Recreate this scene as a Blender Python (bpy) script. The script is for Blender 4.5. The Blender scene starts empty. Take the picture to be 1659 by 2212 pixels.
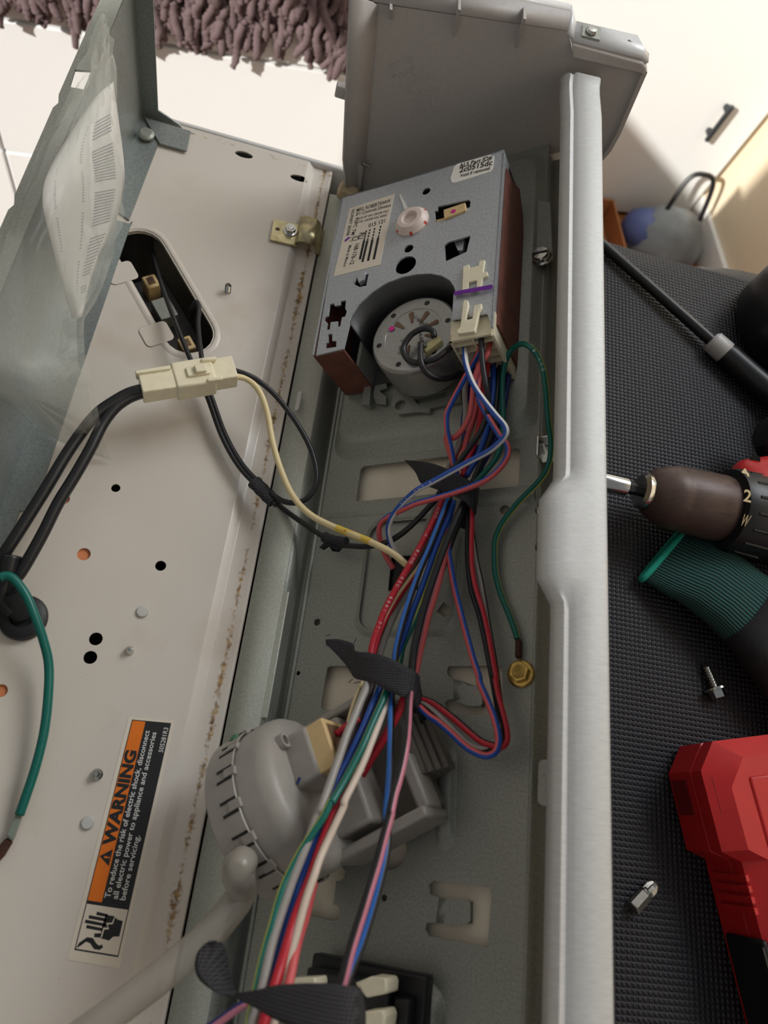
import bpy, math, random
import numpy as np
from mathutils import Matrix, Vector
from mathutils.geometry import tessellate_polygon
random.seed(7)
scn = bpy.context.scene
col = scn.collection

# ------------------------------------------------------------------ camera
FPX, PX, PY, CAMH = 1585.65, 829.5, 1106.0, 0.4
R = np.array([[0.96594697, 0.11263488, 0.23293739], [0.19647687, -0.90509124, -0.37710302], [0.16835463, 0.41002833, -0.89640029]])
CAM = np.array([0, 0, CAMH])
cd = bpy.data.cameras.new('camera')
cd.sensor_fit = 'VERTICAL'; cd.sensor_height = 36.0; cd.sensor_width = 27.0
cd.lens = FPX * 36.0 / 2212.0
cd.clip_start = 0.01
cd.dof.use_dof = True; cd.dof.focus_distance = 0.43; cd.dof.aperture_fstop = 10.0
cam = bpy.data.objects.new('camera', cd); col.objects.link(cam)
mw = Matrix.Identity(4)
for i in range(3):
    mw[i][0] = R[0][i]; mw[i][1] = -R[1][i]; mw[i][2] = -R[2][i]; mw[i][3] = CAM[i]
cam.matrix_world = mw
scn.camera = cam

# ------------------------------------------------------------------ light
scn.view_settings.view_transform = 'Standard'; scn.view_settings.look = 'None'
scn.view_settings.gamma = 1.0; scn.view_settings.use_curve_mapping = False
scn.view_settings.exposure = -0.48
wd = bpy.data.worlds.new('world'); scn.world = wd; wd.use_nodes = True
wd.node_tree.nodes['Background'].inputs[0].default_value = (0.93, 0.96, 1.0, 1)
wd.node_tree.nodes['Background'].inputs[1].default_value = 0.28
ROOM = math.radians(11.445)                        # the room is turned against the machine
def area(name, loc, target, sx, sy, power, color):
    l = bpy.data.lights.new(name, 'AREA'); l.shape = 'RECTANGLE'; l.size = sx; l.size_y = sy; l.energy = power; l.color = color
    o = bpy.data.objects.new(name, l); col.objects.link(o); o.location = loc
    o.rotation_euler = (Vector(target) - Vector(loc)).to_track_quat('-Z', 'Y').to_euler()
    return o
area('window_daylight', (1.10, 1.25, 1.42), (1.10 - math.cos(ROOM), 1.25 - math.sin(ROOM), 0.72), 0.80, 0.80, 31, (0.88, 0.94, 1.0))
sun = bpy.data.lights.new('sun', 'SUN'); sun.energy = 7.5; sun.angle = 0.01; sun.color = (1.0, 0.97, 0.92)
so = bpy.data.objects.new('sun', sun); col.objects.link(so)
SUN_DIR = Vector((0.62, 0.62, -0.45)).normalized()  # travelling direction, through openings added in the unseen left wall
so.rotation_euler = SUN_DIR.to_track_quat('-Z', 'Y').to_euler()

# ------------------------------------------------------------------ pixel -> place
ANG = math.radians(38.16)
XC = np.array([math.cos(ANG), 0, math.sin(ANG)]); ZC = np.array([-math.sin(ANG), 0, math.cos(ANG)])
def ray(u, v): return R.T @ np.array([u - PX, v - PY, FPX])
def deck(u, v, z=0.0):
    d = ray(u, v); return CAM + (z - CAMH) / d[2] * d
OC = deck(628, 1475, -.004); OC[1] = 0
def cons(u, v, h=0.0):
    d = ray(u, v); t = (h + (OC - CAM) @ ZC) / (d @ ZC); P = CAM + t * d - OC
    return np.array([P @ XC, P[1], P @ ZC])
def ypl(u, v, y):
    d = ray(u, v); return CAM + (y / d[1]) * d
def xpl(u, v, x):
    d = ray(u, v); return CAM + (x / d[0]) * d
def c2w(p): return OC + np.array([0, p[1], 0]) + p[0] * XC + p[2] * ZC
def w2c(P):
    P = np.array(P) - OC; return np.array([P @ XC, P[1], P @ ZC])
def Z(o, s, pts): return [(o[0] + p[0] / s, o[1] + p[1] / s) + tuple(p[2:]) for p in pts]
D = Matrix.Identity(4)
C = Matrix.Translation(Vector(OC)) @ Matrix.Rotation(-ANG, 4, 'Y')
RM = Matrix.Rotation(ROOM, 4, 'Z')

# ------------------------------------------------------------------ materials
def lin(c):
    return tuple(((x / 255) / 12.92 if x / 255 <= .04045 else ((x / 255 + .055) / 1.055) ** 2.4) for x in c) + (1,)
MATS = {}
def mat(name, rgb, rough=.5, metal=0.0, var=0.0, scale=60.0, bump=0.0, bscale=400.0, spec=.5, trans=0.0, coat=0.0, stretch=None, sss=0.0):
    if name in MATS: return MATS[name]
    m = bpy.data.materials.new(name); m.use_nodes = True; nt = m.node_tree; b = nt.nodes['Principled BSDF']
    c = lin(rgb); b.inputs['Base Color'].default_value = c
    b.inputs['Roughness'].default_value = rough; b.inputs['Metallic'].default_value = metal
    b.inputs['Specular IOR Level'].default_value = spec
    b.inputs['Coat Weight'].default_value = coat
    if trans: b.inputs['Transmission Weight'].default_value = trans
    tc = nt.nodes.new('ShaderNodeTexCoord'); src = tc.outputs['Object']
    if stretch:
        mp = nt.nodes.new('ShaderNodeMapping'); mp.inputs['Scale'].default_value = stretch
        nt.links.new(src, mp.inputs[0]); src = mp.outputs[0]
    if var:
        n = nt.nodes.new('ShaderNodeTexNoise'); n.inputs['Scale'].default_value = scale; n.inputs['Detail'].default_value = 5
        nt.links.new(src, n.inputs['Vector'])
        r = nt.nodes.new('ShaderNodeValToRGB'); r.color_ramp.elements[0].position = .32; r.color_ramp.elements[1].position = .68
        r.color_ramp.elements[0].color = tuple(x * (1 - var) for x in c[:3]) + (1,)
        r.color_ramp.elements[1].color = tuple(min(1, x * (1 + var)) for x in c[:3]) + (1,)
        nt.links.new(n.outputs[0], r.inputs[0]); nt.links.new(r.outputs[0], b.inputs['Base Color'])
    if bump:
        n2 = nt.nodes.new('ShaderNodeTexNoise'); n2.inputs['Scale'].default_value = bscale; n2.inputs['Detail'].default_value = 3
        nt.links.new(src, n2.inputs['Vector'])
        bp = nt.nodes.new('ShaderNodeBump'); bp.inputs['Strength'].default_value = bump; bp.inputs['Distance'].default_value = .0006
        nt.links.new(n2.outputs[0], bp.inputs['Height']); nt.links.new(bp.outputs[0], b.inputs['Normal'])
    MATS[name] = m
    return m
galv = mat('galvanised_steel', (156, 158, 149), .45, .4, .14, 900, .06, 900)
galvp = mat('galvanised_panel', (144, 149, 146), .4, .5, .14, 600, .05, 700)
flange_lit = mat('lit_galv_flange', (206, 208, 196), .5, .25, .10, 900, .06, 900)  # same galvanised steel, lightened so the flange looks lit
steelb = mat('brushed_rail', (206, 206, 204), .58, .3, .08, 60, .05, 300, stretch=(4, 40, 4))
timer_steel = mat('timer_steel', (186, 190, 194), .40, .5, .12, 700, .05, 800)
motor_steel = mat('motor_steel', (172, 172, 170), .32, .75, .06, 500, .03, 900)
chrome = mat('chrome', (205, 205, 200), .18, 1.0)
zinc = mat('yellow_zinc', (205, 192, 150), .32, .8, .25, 150)
brass = mat('yellow_chromate', (196, 164, 92), .28, .9, .3, 250)
rustlug = mat('rusty_lug', (74, 46, 32), .8, .2, .4, 400)
capgrey = mat('cap_plastic', (186, 180, 176), .5, 0, .04, 300, .1, 1500)
capwhite = mat('cap_outer', (232, 232, 232), .3, 0, coat=.3)
capdark = mat('cap_inner_nose', (150, 144, 144), .55)
beige = mat('fascia_beige', (244, 232, 210), .5, 0, .06, 50)
brown = mat('phenolic_board', (116, 68, 55), .55, 0, .2, 120)
cream = mat('cream_nylon', (240, 230, 200), .45, 0, .04, 200)
tan = mat('tan_nylon', (214, 184, 132), .45, 0, .05, 200)
greyp = mat('switch_grey', (156, 150, 142), .42, 0, .04, 200)
greyd = mat('switch_slot', (30, 28, 26), .8)
black = mat('black_plastic', (26, 26, 28), .4)
blackr = mat('black_rubber', (30, 30, 32), .5, 0, .15, 300)
wblack = mat('wire_black', (34, 34, 36), .38)
wred = mat('wire_red', (196, 36, 52), .38)
wsal = mat('wire_salmon', (222, 98, 98), .4)
wblue = mat('wire_blue', (36, 84, 176), .36)
wdblue = mat('wire_dark_blue', (28, 48, 116), .36)
wgrey = mat('wire_grey', (160, 154, 148), .4)
wgreen = mat('wire_green', (8, 104, 92), .36)
wyel = mat('wire_yellow', (190, 200, 90), .4)
wwhite = mat('wire_white', (232, 228, 222), .4)
wcream = mat('wire_cream', (232, 212, 162), .4)
wybr = mat('wire_bright_yellow', (228, 190, 80), .4)
wbrown = mat('wire_brown', (72, 56, 54), .45)
wpink = mat('wire_pink', (196, 120, 138), .4)
paper = mat('paper', (226, 222, 216), .7)
paperl = mat('label_paper', (226, 214, 196), .6)
ink = mat('black_ink', (28, 27, 27), .5)
inkg = mat('grey_ink', (150, 148, 150), .7)
whitek = mat('white_ink', (222, 218, 212), .5)
orange = mat('warning_orange', (232, 118, 20), .45, 0, .05, 80)
purple = mat('purple_ink', (110, 30, 150), .4)
pinkink = mat('pink_ink', (214, 40, 140), .4)
redp = mat('case_red', (196, 32, 34), .38, 0, .05, 100)
redd = mat('case_red_recess', (120, 16, 20), .5)
teal = mat('glove_teal', (18, 150, 130), .85)
chuckm = mat('chuck_brown', (84, 66, 60), .45, .2, .2, 120, stretch=(1, 8, 8))
wallc = mat('wall_cream', (230, 213, 185), .8)
wallw = mat('wall_white', (236, 234, 230), .6)
doorw = mat('door_white', (240, 240, 238), .35)
wood = mat('floor_wood', (150, 92, 52), .5, 0, .25, 6, stretch=(1, 12, 1))
rugm = mat('rug_mauve', (116, 97, 98), .95, 0, .3, 120, .6, 700)
card = mat('cardboard', (170, 112, 70), .8, 0, .1, 20)

def tape_mat():
    m = mat('cloth_tape', (40, 39, 42), .75); nt = m.node_tree; b = nt.nodes['Principled BSDF']
    tc = nt.nodes.new('ShaderNodeTexCoord'); w1 = nt.nodes.new('ShaderNodeTexWave'); w2 = nt.nodes.new('ShaderNodeTexWave')
    w1.inputs['Scale'].default_value = 280; w2.inputs['Scale'].default_value = 280; w2.bands_direction = 'Y'
    for w in (w1, w2): nt.links.new(tc.outputs['Object'], w.inputs['Vector'])
    mx = nt.nodes.new('ShaderNodeMath'); mx.operation = 'ADD'
    nt.links.new(w1.outputs['Fac'], mx.inputs[0]); nt.links.new(w2.outputs['Fac'], mx.inputs[1])
    bp = nt.nodes.new('ShaderNodeBump'); bp.inputs['Strength'].default_value = .5; bp.inputs['Distance'].default_value = .0006
    nt.links.new(mx.outputs[0], bp.inputs['Height']); nt.links.new(bp.outputs[0], b.inputs['Normal'])
    r = nt.nodes.new('ShaderNodeValToRGB'); r.color_ramp.elements[0].color = lin((22, 21, 23)); r.color_ramp.elements[1].color = lin((66, 64, 68)); hf = nt.nodes.new('ShaderNodeMath'); hf.operation = 'MULTIPLY'; hf.inputs[1].default_value = .5
    nt.links.new(mx.outputs[0], hf.inputs[0]); nt.links.new(hf.outputs[0], r.inputs[0]); nt.links.new(r.outputs[0], b.inputs['Base Color'])
    return m
tapem = tape_mat()

def enamel_mat():
    """cream-white enamel; rust sits along the console edge and the far rim, plus thin brown smears"""
    m = mat('deck_enamel', (216, 206, 194), .32, 0, .03, 14, coat=.15); nt = m.node_tree; b = nt.nodes['Principled BSDF']
    base = b.inputs['Base Color'].links[0].from_socket
    tc = nt.nodes.new('ShaderNodeTexCoord'); sp = nt.nodes.new('ShaderNodeSeparateXYZ'); nt.links.new(tc.outputs['Object'], sp.inputs[0])
    def mathn(op, a, bb=None, c=None):
        n = nt.nodes.new('ShaderNodeMath'); n.operation = op
        for i, q in enumerate((a, bb, c)):
            if q is None: continue
            if isinstance(q, (int, float)): n.inputs[i].default_value = q
            else: nt.links.new(q, n.inputs[i])
        return n.outputs[0]
    def band(s, centre, width):
        d = mathn('ABSOLUTE', mathn('SUBTRACT', s, centre)); n = nt.nodes.new('ShaderNodeMapRange')
        n.inputs['From Min'].default_value = 0; n.inputs['From Max'].default_value = width
        n.inputs['To Min'].default_value = 1; n.inputs['To Max'].default_value = 0; nt.links.new(d, n.inputs['Value']); return n.outputs[0]
    n1 = nt.nodes.new('ShaderNodeTexNoise'); n1.inputs['Scale'].default_value = 55; n1.inputs['Detail'].default_value = 8; n1.inputs['Roughness'].default_value = .75
    nt.links.new(tc.outputs['Object'], n1.inputs['Vector'])
    n2 = nt.nodes.new('ShaderNodeTexNoise'); n2.inputs['Scale'].default_value = 420; n2.inputs['Detail'].default_value = 4
    nt.links.new(tc.outputs['Object'], n2.inputs['Vector'])
    bx = mathn('MAXIMUM', band(sp.outputs[0], -.2005, .0075), mathn('MULTIPLY', band(sp.outputs[1], .344, .012), .8))
    s = mathn('ADD', mathn('MULTIPLY', bx, .43), mathn('ADD', mathn('MULTIPLY', n1.outputs[0], .7), mathn('MULTIPLY', n2.outputs[0], .35)))
    rp = nt.nodes.new('ShaderNodeValToRGB'); rp.color_ramp.elements[0].position = .88; rp.color_ramp.elements[1].position = 1.02
    rp.color_ramp.elements[0].color = (0, 0, 0, 1); rp.color_ramp.elements[1].color = (1, 1, 1, 1)
    nt.links.new(s, rp.inputs[0])
    n3 = nt.nodes.new('ShaderNodeTexNoise'); n3.inputs['Scale'].default_value = 180; nt.links.new(tc.outputs['Object'], n3.inputs['Vector'])
    rc = nt.nodes.new('ShaderNodeValToRGB'); rc.color_ramp.elements[0].color = lin((104, 76, 46)); rc.color_ramp.elements[1].color = lin((188, 152, 100))
    rc.color_ramp.elements[0].position = .35; rc.color_ramp.elements[1].position = .65
    nt.links.new(n3.outputs[0], rc.inputs[0])
    mx = nt.nodes.new('ShaderNodeMixRGB'); nt.links.new(rp.outputs[0], mx.inputs[0]); nt.links.new(base, mx.inputs[1]); nt.links.new(rc.outputs[0], mx.inputs[2])
    # faint tan smears and pin-prick dirt anywhere on the deck
    n4 = nt.nodes.new('ShaderNodeTexNoise'); n4.inputs['Scale'].default_value = 17; n4.inputs['Detail'].default_value = 6; nt.links.new(tc.outputs['Object'], n4.inputs['Vector'])
    r4 = nt.nodes.new('ShaderNodeValToRGB'); r4.color_ramp.elements[0].position = .56; r4.color_ramp.elements[1].position = .8
    r4.color_ramp.elements[0].color = (0, 0, 0, 1); r4.color_ramp.elements[1].color = (.45, .45, .45, 1); nt.links.new(n4.outputs[0], r4.inputs[0])
    m4 = nt.nodes.new('ShaderNodeMixRGB'); nt.links.new(r4.outputs[0], m4.inputs[0]); nt.links.new(mx.outputs[0], m4.inputs[1]); m4.inputs[2].default_value = lin((176, 152, 126))
    n5 = nt.nodes.new('ShaderNodeTexNoise'); n5.inputs['Scale'].default_value = 700; n5.inputs['Detail'].default_value = 2; nt.links.new(tc.outputs['Object'], n5.inputs['Vector'])
    r5 = nt.nodes.new('ShaderNodeValToRGB'); r5.color_ramp.elements[0].position = .72; r5.color_ramp.elements[1].position = .78
    r5.color_ramp.elements[0].color = (0, 0, 0, 1); r5.color_ramp.elements[1].color = (.5, .5, .5, 1); nt.links.new(n5.outputs[0], r5.inputs[0])
    m5 = nt.nodes.new('ShaderNodeMixRGB'); nt.links.new(r5.outputs[0], m5.inputs[0]); nt.links.new(m4.outputs[0], m5.inputs[1]); m5.inputs[2].default_value = lin((120, 104, 90))
    nt.links.new(m5.outputs[0], b.inputs['Base Color'])
    rr = mathn('ADD', mathn('MULTIPLY', rp.outputs[0], .5), .32); nt.links.new(rr, b.inputs['Roughness'])
    return m
enamel = enamel_mat()

def mat_mat():
    m = mat('mat_rubber', (44, 45, 50), .5); nt = m.node_tree; b = nt.nodes['Principled BSDF']
    tc = nt.nodes.new('ShaderNodeTexCoord')
    def wave(dirn, sc):
        w = nt.nodes.new('ShaderNodeTexWave'); w.bands_direction = dirn; w.inputs['Scale'].default_value = sc
        nt.links.new(tc.outputs['Object'], w.inputs['Vector']); return w.outputs['Fac']
    mu = nt.nodes.new('ShaderNodeMath'); mu.operation = 'MULTIPLY'
    nt.links.new(wave('X', 105), mu.inputs[0]); nt.links.new(wave('Y', 105), mu.inputs[1])
    bp = nt.nodes.new('ShaderNodeBump'); bp.inputs['Strength'].default_value = .9; bp.inputs['Distance'].default_value = .0015
    nt.links.new(mu.outputs[0], bp.inputs['Height']); nt.links.new(bp.outputs[0], b.inputs['Normal'])
    r = nt.nodes.new('ShaderNodeValToRGB'); r.color_ramp.elements[0].color = lin((24, 24, 28)); r.color_ramp.elements[1].color = lin((60, 62, 72))
    nt.links.new(mu.outputs[0], r.inputs[0]); nt.links.new(r.outputs[0], b.inputs['Base Color'])
    return m
matm = mat_mat()

def film_mat(name, tint, alpha, rough):
    m = bpy.data.materials.new(name); m.use_nodes = True; nt = m.node_tree
    out = nt.nodes['Material Output']; b = nt.nodes['Principled BSDF']
    b.inputs['Base Color'].default_value = lin(tint); b.inputs['Roughness'].default_value = rough
    tr = nt.nodes.new('ShaderNodeBsdfTransparent'); mx = nt.nodes.new('ShaderNodeMixShader'); fr = nt.nodes.new('ShaderNodeLayerWeight'); fr.inputs[0].default_value = .25; pw = nt.nodes.new('ShaderNodeMath'); pw.operation = 'POWER'; pw.inputs[1].default_value = 2.0
    ad = nt.nodes.new('ShaderNodeMath'); ad.operation = 'ADD'; ad.use_clamp = True; ad.inputs[1].default_value = alpha
    nt.links.new(fr.outputs[1], pw.inputs[0]); nt.links.new(pw.outputs[0], ad.inputs[0]); nt.links.new(ad.outputs[0], mx.inputs[0])
    nt.links.new(tr.outputs[0], mx.inputs[1]); nt.links.new(b.outputs[0], mx.inputs[2]); nt.links.new(mx.outputs[0], out.inputs[0])
    return m
film = film_mat('clear_film', (206, 208, 198), .10, .06)
hosem = film_mat('milky_hose', (176, 168, 156), .5, .2)

def knit_mat():
    m = mat('glove_knit', (30, 70, 66), .9); nt = m.node_tree; b = nt.nodes['Principled BSDF']
    tc = nt.nodes.new('ShaderNodeTexCoord'); w = nt.nodes.new('ShaderNodeTexWave'); w.bands_direction = 'Y'; w.inputs['Scale'].default_value = 120; w.inputs['Distortion'].default_value = .6
    nt.links.new(tc.outputs['UV'], w.inputs['Vector'])
    w.inputs['Scale'].default_value = 9
    r = nt.nodes.new('ShaderNodeValToRGB'); r.color_ramp.elements[0].color = lin((14, 18, 20)); r.color_ramp.elements[1].color = lin((40, 96, 90))
    nt.links.new(w.outputs['Fac'], r.inputs[0]); nt.links.new(r.outputs[0], b.inputs['Base Color'])
    bp = nt.nodes.new('ShaderNodeBump'); bp.inputs['Strength'].default_value = .6; bp.inputs['Distance'].default_value = .001
    nt.links.new(w.outputs['Fac'], bp.inputs['Height']); nt.links.new(bp.outputs[0], b.inputs['Normal'])
    return m
knit = knit_mat()
palm = mat('glove_palm', (24, 24, 26), .8, 0, .2, 300, .5, 900)

# ------------------------------------------------------------------ mesh builder
def V(*a): return np.array(a, float)
def nrm(v): v = np.array(v, float); return v / (np.linalg.norm(v) + 1e-12)
def catmull(P, n=8):
    P = [np.array(p, float) for p in P]
    if len(P) < 3: return P
    Q = [2 * P[0] - P[1]] + P + [2 * P[-1] - P[-2]]; out = []
    for i in range(1, len(Q) - 2):
        a, b, c, d = Q[i - 1:i + 3]
        for k in range(n):
            t = k / n
            out.append(.5 * (2 * b + (c - a) * t + (2 * a - 5 * b + 4 * c - d) * t * t + (3 * b - a - 3 * c + d) * t ** 3))
    out.append(P[-1]); return out
class MB:
    def __init__(s): s.v = []; s.f = []; s.m = []; s.uv = None
    def add(s, vs, fs, mi=0):
        o = len(s.v); s.v += [np.array(p, float) for p in vs]; s.f += [tuple(i + o for i in f) for f in fs]; s.m += [mi] * len(fs); return s
    def box(s, lo, hi, mi=0):
        x0, y0, z0 = lo; x1, y1, z1 = hi
        return s.add([(x0, y0, z0), (x1, y0, z0), (x1, y1, z0), (x0, y1, z0), (x0, y0, z1), (x1, y0, z1), (x1, y1, z1), (x0, y1, z1)],
                     [(3, 2, 1, 0), (4, 5, 6, 7), (0, 1, 5, 4), (1, 2, 6, 5), (2, 3, 7, 6), (3, 0, 4, 7)], mi)
    def hexa(s, b, t, mi=0):               # two quads (bottom, top), same order
        return s.add(list(b) + list(t), [(3, 2, 1, 0), (4, 5, 6, 7), (0, 1, 5, 4), (1, 2, 6, 5), (2, 3, 7, 6), (3, 0, 4, 7)], mi)
    def prism(s, poly, a, b, ax=2, mi=0, holes=()):
        """polygon (2d) swept along axis ax from a to b; holes are cut through"""
        def up(p, h):
            q = list(p[:2]); q.insert(ax, h); return q
        loops = [list(poly)] + [list(h) for h in holes]
        flat = [p for l in loops for p in l]
        tris = tessellate_polygon([[Vector((p[0], p[1], 0)) for p in l] for l in loops])
        n = len(flat); vs = [up(p, a) for p in flat] + [up(p, b) for p in flat]; fs = []
        for t in tris:
            p0, p1, p2 = (flat[i] for i in t)
            ccw = (p1[0] - p0[0]) * (p2[1] - p0[1]) - (p1[1] - p0[1]) * (p2[0] - p0[0]) > 0
            t = tuple(t) if ccw else tuple(reversed(t))
            if ax == 1: t = tuple(reversed(t))
            top = t if b > a else tuple(reversed(t))
            fs.append(tuple(i + n for i in top)); fs.append(tuple(reversed(top)))
        o = 0
        for li, l in enumerate(loops):
            k = len(l); A = sum(l[i][0] * l[(i + 1) % k][1] - l[(i + 1) % k][0] * l[i][1] for i in range(k))
            flip = (A > 0) ^ (li > 0) ^ (b < a) ^ (ax == 1)
            for i in range(k):
                i0, i1 = o + i, o + (i + 1) % k
                q = (i0, i1, i1 + n, i0 + n); fs.append(q if flip else tuple(reversed(q)))
            o += k
        return s.add(vs, fs, mi)
    def loft(s, rings, cap0=True, cap1=True, closed=True, mi=0, mis=None):
        k = len(rings[0]); o = len(s.v)
        for r in rings: s.v += [np.array(p, float) for p in r]
        for j in range(len(rings) - 1):
            for i in range(k if closed else k - 1):
                a, b = o + j * k + i, o + j * k + (i + 1) % k
                s.f.append((a, b, b + k, a + k)); s.m.append(mis[i] if mis else mi)
        if cap0: s.f.append(tuple(o + i for i in reversed(range(k)))); s.m.append(mi)
        if cap1: s.f.append(tuple(o + (len(rings) - 1) * k + i for i in range(k))); s.m.append(mi)
        return s
    def tube(s, path, r, n=10, mi=0, stripe=None, stripe_dir=None, sw=3, flat=1.0):
        P = [np.array(p, float) for p in path]; rings = []
        rr = r if hasattr(r, '__len__') else [r] * len(P)
        nv = None
        for i, p in enumerate(P):
            t = nrm(P[min(i + 1, len(P) - 1)] - P[max(i - 1, 0)])
            if nv is None:
                ref = np.array(stripe_dir if stripe_dir is not None else (0.13, .21, 1.0), float); nv = nrm(ref - t * (ref @ t))
            else: nv = nrm(nv - t * (nv @ t))
            bv = np.cross(t, nv)
            rings.append([p + rr[i] * (math.cos(2 * math.pi * k / n) * nv * flat + math.sin(2 * math.pi * k / n) * bv) for k in range(n)])
        mis = [mi] * n
        if stripe is not None:
            for k in range(sw): mis[(k - sw // 2) % n] = stripe
        return s.loft(rings, mi=mi, mis=mis)
    def lathe(s, prof, c=(0, 0, 0), ax=(0, 0, 1), n=24, mi=0, mis=None, cap0=True, cap1=True):
        """profile of (radius, along) about axis ax through c"""
        a = nrm(ax); ref = np.array((1, 0, 0)) if abs(a[0]) < .8 else np.array((0, 1, 0)); u = nrm(np.cross(a, ref)); w = np.cross(a, u); c = np.array(c, float)
        rings = [[c + a * t + r * (math.cos(2 * math.pi * k / n) * u + math.sin(2 * math.pi * k / n) * w) for k in range(n)] for r, t in prof]
        o = len(s.f); s.loft(rings, cap0, cap1, mi=mi)
        if mis:
            for j, m_ in enumerate(mis):
                for i in range(n): s.m[o + j * n + i] = m_
        return s
    def grid(s, G, mi=0, uv=False):
        r, c = len(G), len(G[0]); o = len(s.v)
        for row in G: s.v += [np.array(p, float) for p in row]
        for j in range(r - 1):
            for i in range(c - 1):
                a = o + j * c + i; s.f.append((a, a + 1, a + c + 1, a + c)); s.m.append(mi)
        return s
def as_mesh(name, mb, mats, base, sharp=35):
    me = bpy.data.meshes.new(name); b = np.array(base, float)
    me.from_pydata([tuple(p - b) for p in mb.v], [], mb.f)
    for m in (mats if isinstance(mats, (list, tuple)) else [mats]): me.materials.append(m)
    me.polygons.foreach_set('material_index', mb.m)
    me.polygons.foreach_set('use_smooth', [True] * len(mb.f))
    me.update(); me.set_sharp_from_angle(angle=math.radians(sharp))
    return me
BASE = {}
def finish(o, bevel=0, solid=0, sub=0):
    if sub: md = o.modifiers.new('sub', 'SUBSURF'); md.levels = sub; md.render_levels = sub
    if solid: md = o.modifiers.new('solid', 'SOLIDIFY'); md.thickness = solid; md.offset = 0
    if bevel: md = o.modifiers.new('bevel', 'BEVEL'); md.width = bevel; md.segments = 2; md.limit_method = 'ANGLE'; md.angle_limit = math.radians(40)
def setp(o, label=None, cat=None, group=None, kind=None):
    if label: o['label'] = label
    if cat: o['category'] = cat
    if group: o['group'] = group
    if kind: o['kind'] = kind
def thing(name, label, cat, frame=D, base=(0, 0, 0), group=None, kind=None):
    o = bpy.data.objects.new(name, None); o.empty_display_size = .01; col.objects.link(o)
    o.matrix_world = frame @ Matrix.Translation(Vector(base)); BASE[o.name] = np.array(base, float)
    setp(o, label, cat, group, kind); return o
def part(name, mb, mats, parent, label=None, bevel=0, solid=0, sub=0, sharp=35, kind=None):
    b = BASE[parent.name]; o = bpy.data.objects.new(name, as_mesh(name, mb, mats, b, sharp)); col.objects.link(o)
    o.parent = parent; BASE[o.name] = b; setp(o, label, kind=kind); finish(o, bevel, solid, sub); return o
def solo(name, mb, mats, label=None, cat=None, frame=D, base=None, group=None, kind=None, bevel=0, solid=0, sub=0, sharp=35):
    if base is None: base = np.mean(np.array(mb.v), 0); base[2] = min(p[2] for p in mb.v)
    o = bpy.data.objects.new(name, as_mesh(name, mb, mats, base, sharp)); col.objects.link(o)
    o.matrix_world = frame @ Matrix.Translation(Vector(base)); BASE[o.name] = np.array(base, float)
    setp(o, label, cat, group, kind); finish(o, bevel, solid, sub); return o
def circle(c, r, n=16, ry=None): return [(c[0] + r * math.cos(2 * math.pi * k / n), c[1] + (ry or r) * math.sin(2 * math.pi * k / n)) for k in range(n)]
def rrect(x0, y0, x1, y1, r, n=4):
    out = []
    for cx, cy, a in ((x1 - r, y1 - r, 0), (x0 + r, y1 - r, 90), (x0 + r, y0 + r, 180), (x1 - r, y0 + r, 270)):
        out += [(cx + r * math.cos(math.radians(a + 90 * k / n)), cy + r * math.sin(math.radians(a + 90 * k / n))) for k in range(n + 1)]
    return out
def hexagon(c, r, rot=0): return [(c[0] + r * math.cos(rot + math.pi / 3 * k), c[1] + r * math.sin(rot + math.pi / 3 * k)) for k in range(6)]
def lettering(body, P0, P1, height, normal, m, parent, name='lettering', bold=0.0, depth=.00008, lift=.00015):
    """flat print whose baseline runs P0 -> P1 (frame coordinates) with the given cap height"""
    cu = bpy.data.curves.new('txt', 'FONT'); cu.body = body; cu.size = 1.0; cu.offset = bold; cu.resolution_u = 3
    to = bpy.data.objects.new('txt', cu); me = bpy.data.meshes.new_from_object(to); bpy.data.objects.remove(to); bpy.data.curves.remove(cu)
    co = np.array([v.co for v in me.vertices]); bpy_f = [tuple(p.vertices) for p in me.polygons]; bpy.data.meshes.remove(me)
    x0, x1 = co[:, 0].min(), co[:, 0].max(); P0, P1 = np.array(P0, float), np.array(P1, float); n = nrm(normal)
    ex = P1 - P0; L = np.linalg.norm(ex); ex = ex / L; ey = np.cross(n, ex)
    mb = MB(); mb.add([P0 + ex * ((q[0] - x0) / (x1 - x0) * L) + ey * (q[1] / .69 * height) + n * lift for q in co], bpy_f)
    return part(name, mb, m, parent)

# ================================================================== THE ROOM
ZF = -0.92
FC = deck(1482, 466, ZF)                                       # far corner of the room on the floor
xr = np.array([math.cos(ROOM), math.sin(ROOM), 0]); yr = np.array([-math.sin(ROOM), math.cos(ROOM), 0])
def rm(P): P = np.array(P, float); return np.array([P @ xr, P @ yr, P[2]])   # world -> room axes
FR = rm(FC)
ZT = 2.1
b = MB(); b.box((FR[0] - 3.2, FR[1] - 3.6, ZF - .05), (FR[0] + .1, FR[1] + .1, ZF)); solo('floor', b, wood, frame=RM, kind='structure')
b = MB(); b.box((FR[0] - 3.2, FR[1], ZF), (FR[0] + .1, FR[1] + .1, ZT)); solo('wall_far', b, wallw, frame=RM, kind='structure')
WC = rm((1.10, 1.25, 1.42)); wy0, wy1, wz0, wz1 = WC[1] - .42, WC[1] + .42, 1.0, 1.84       # daylight window in the right wall
b = MB(); b.prism([(FR[1] - 3.6, ZF), (FR[1], ZF), (FR[1], ZT), (FR[1] - 3.6, ZT)], FR[0], FR[0] + .1, ax=0, holes=[[(wy0, wz0), (wy0, wz1), (wy1, wz1), (wy1, wz0)]])
solo('wall_right', b, wallc, frame=RM, kind='structure')
b = MB(); b.box((FR[0] - .014, FR[1] - 3.6, ZF), (FR[0], FR[1], ZF + .085)); solo('baseboard_right', b, wallw, frame=RM, kind='structure', bevel=.004)
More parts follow.
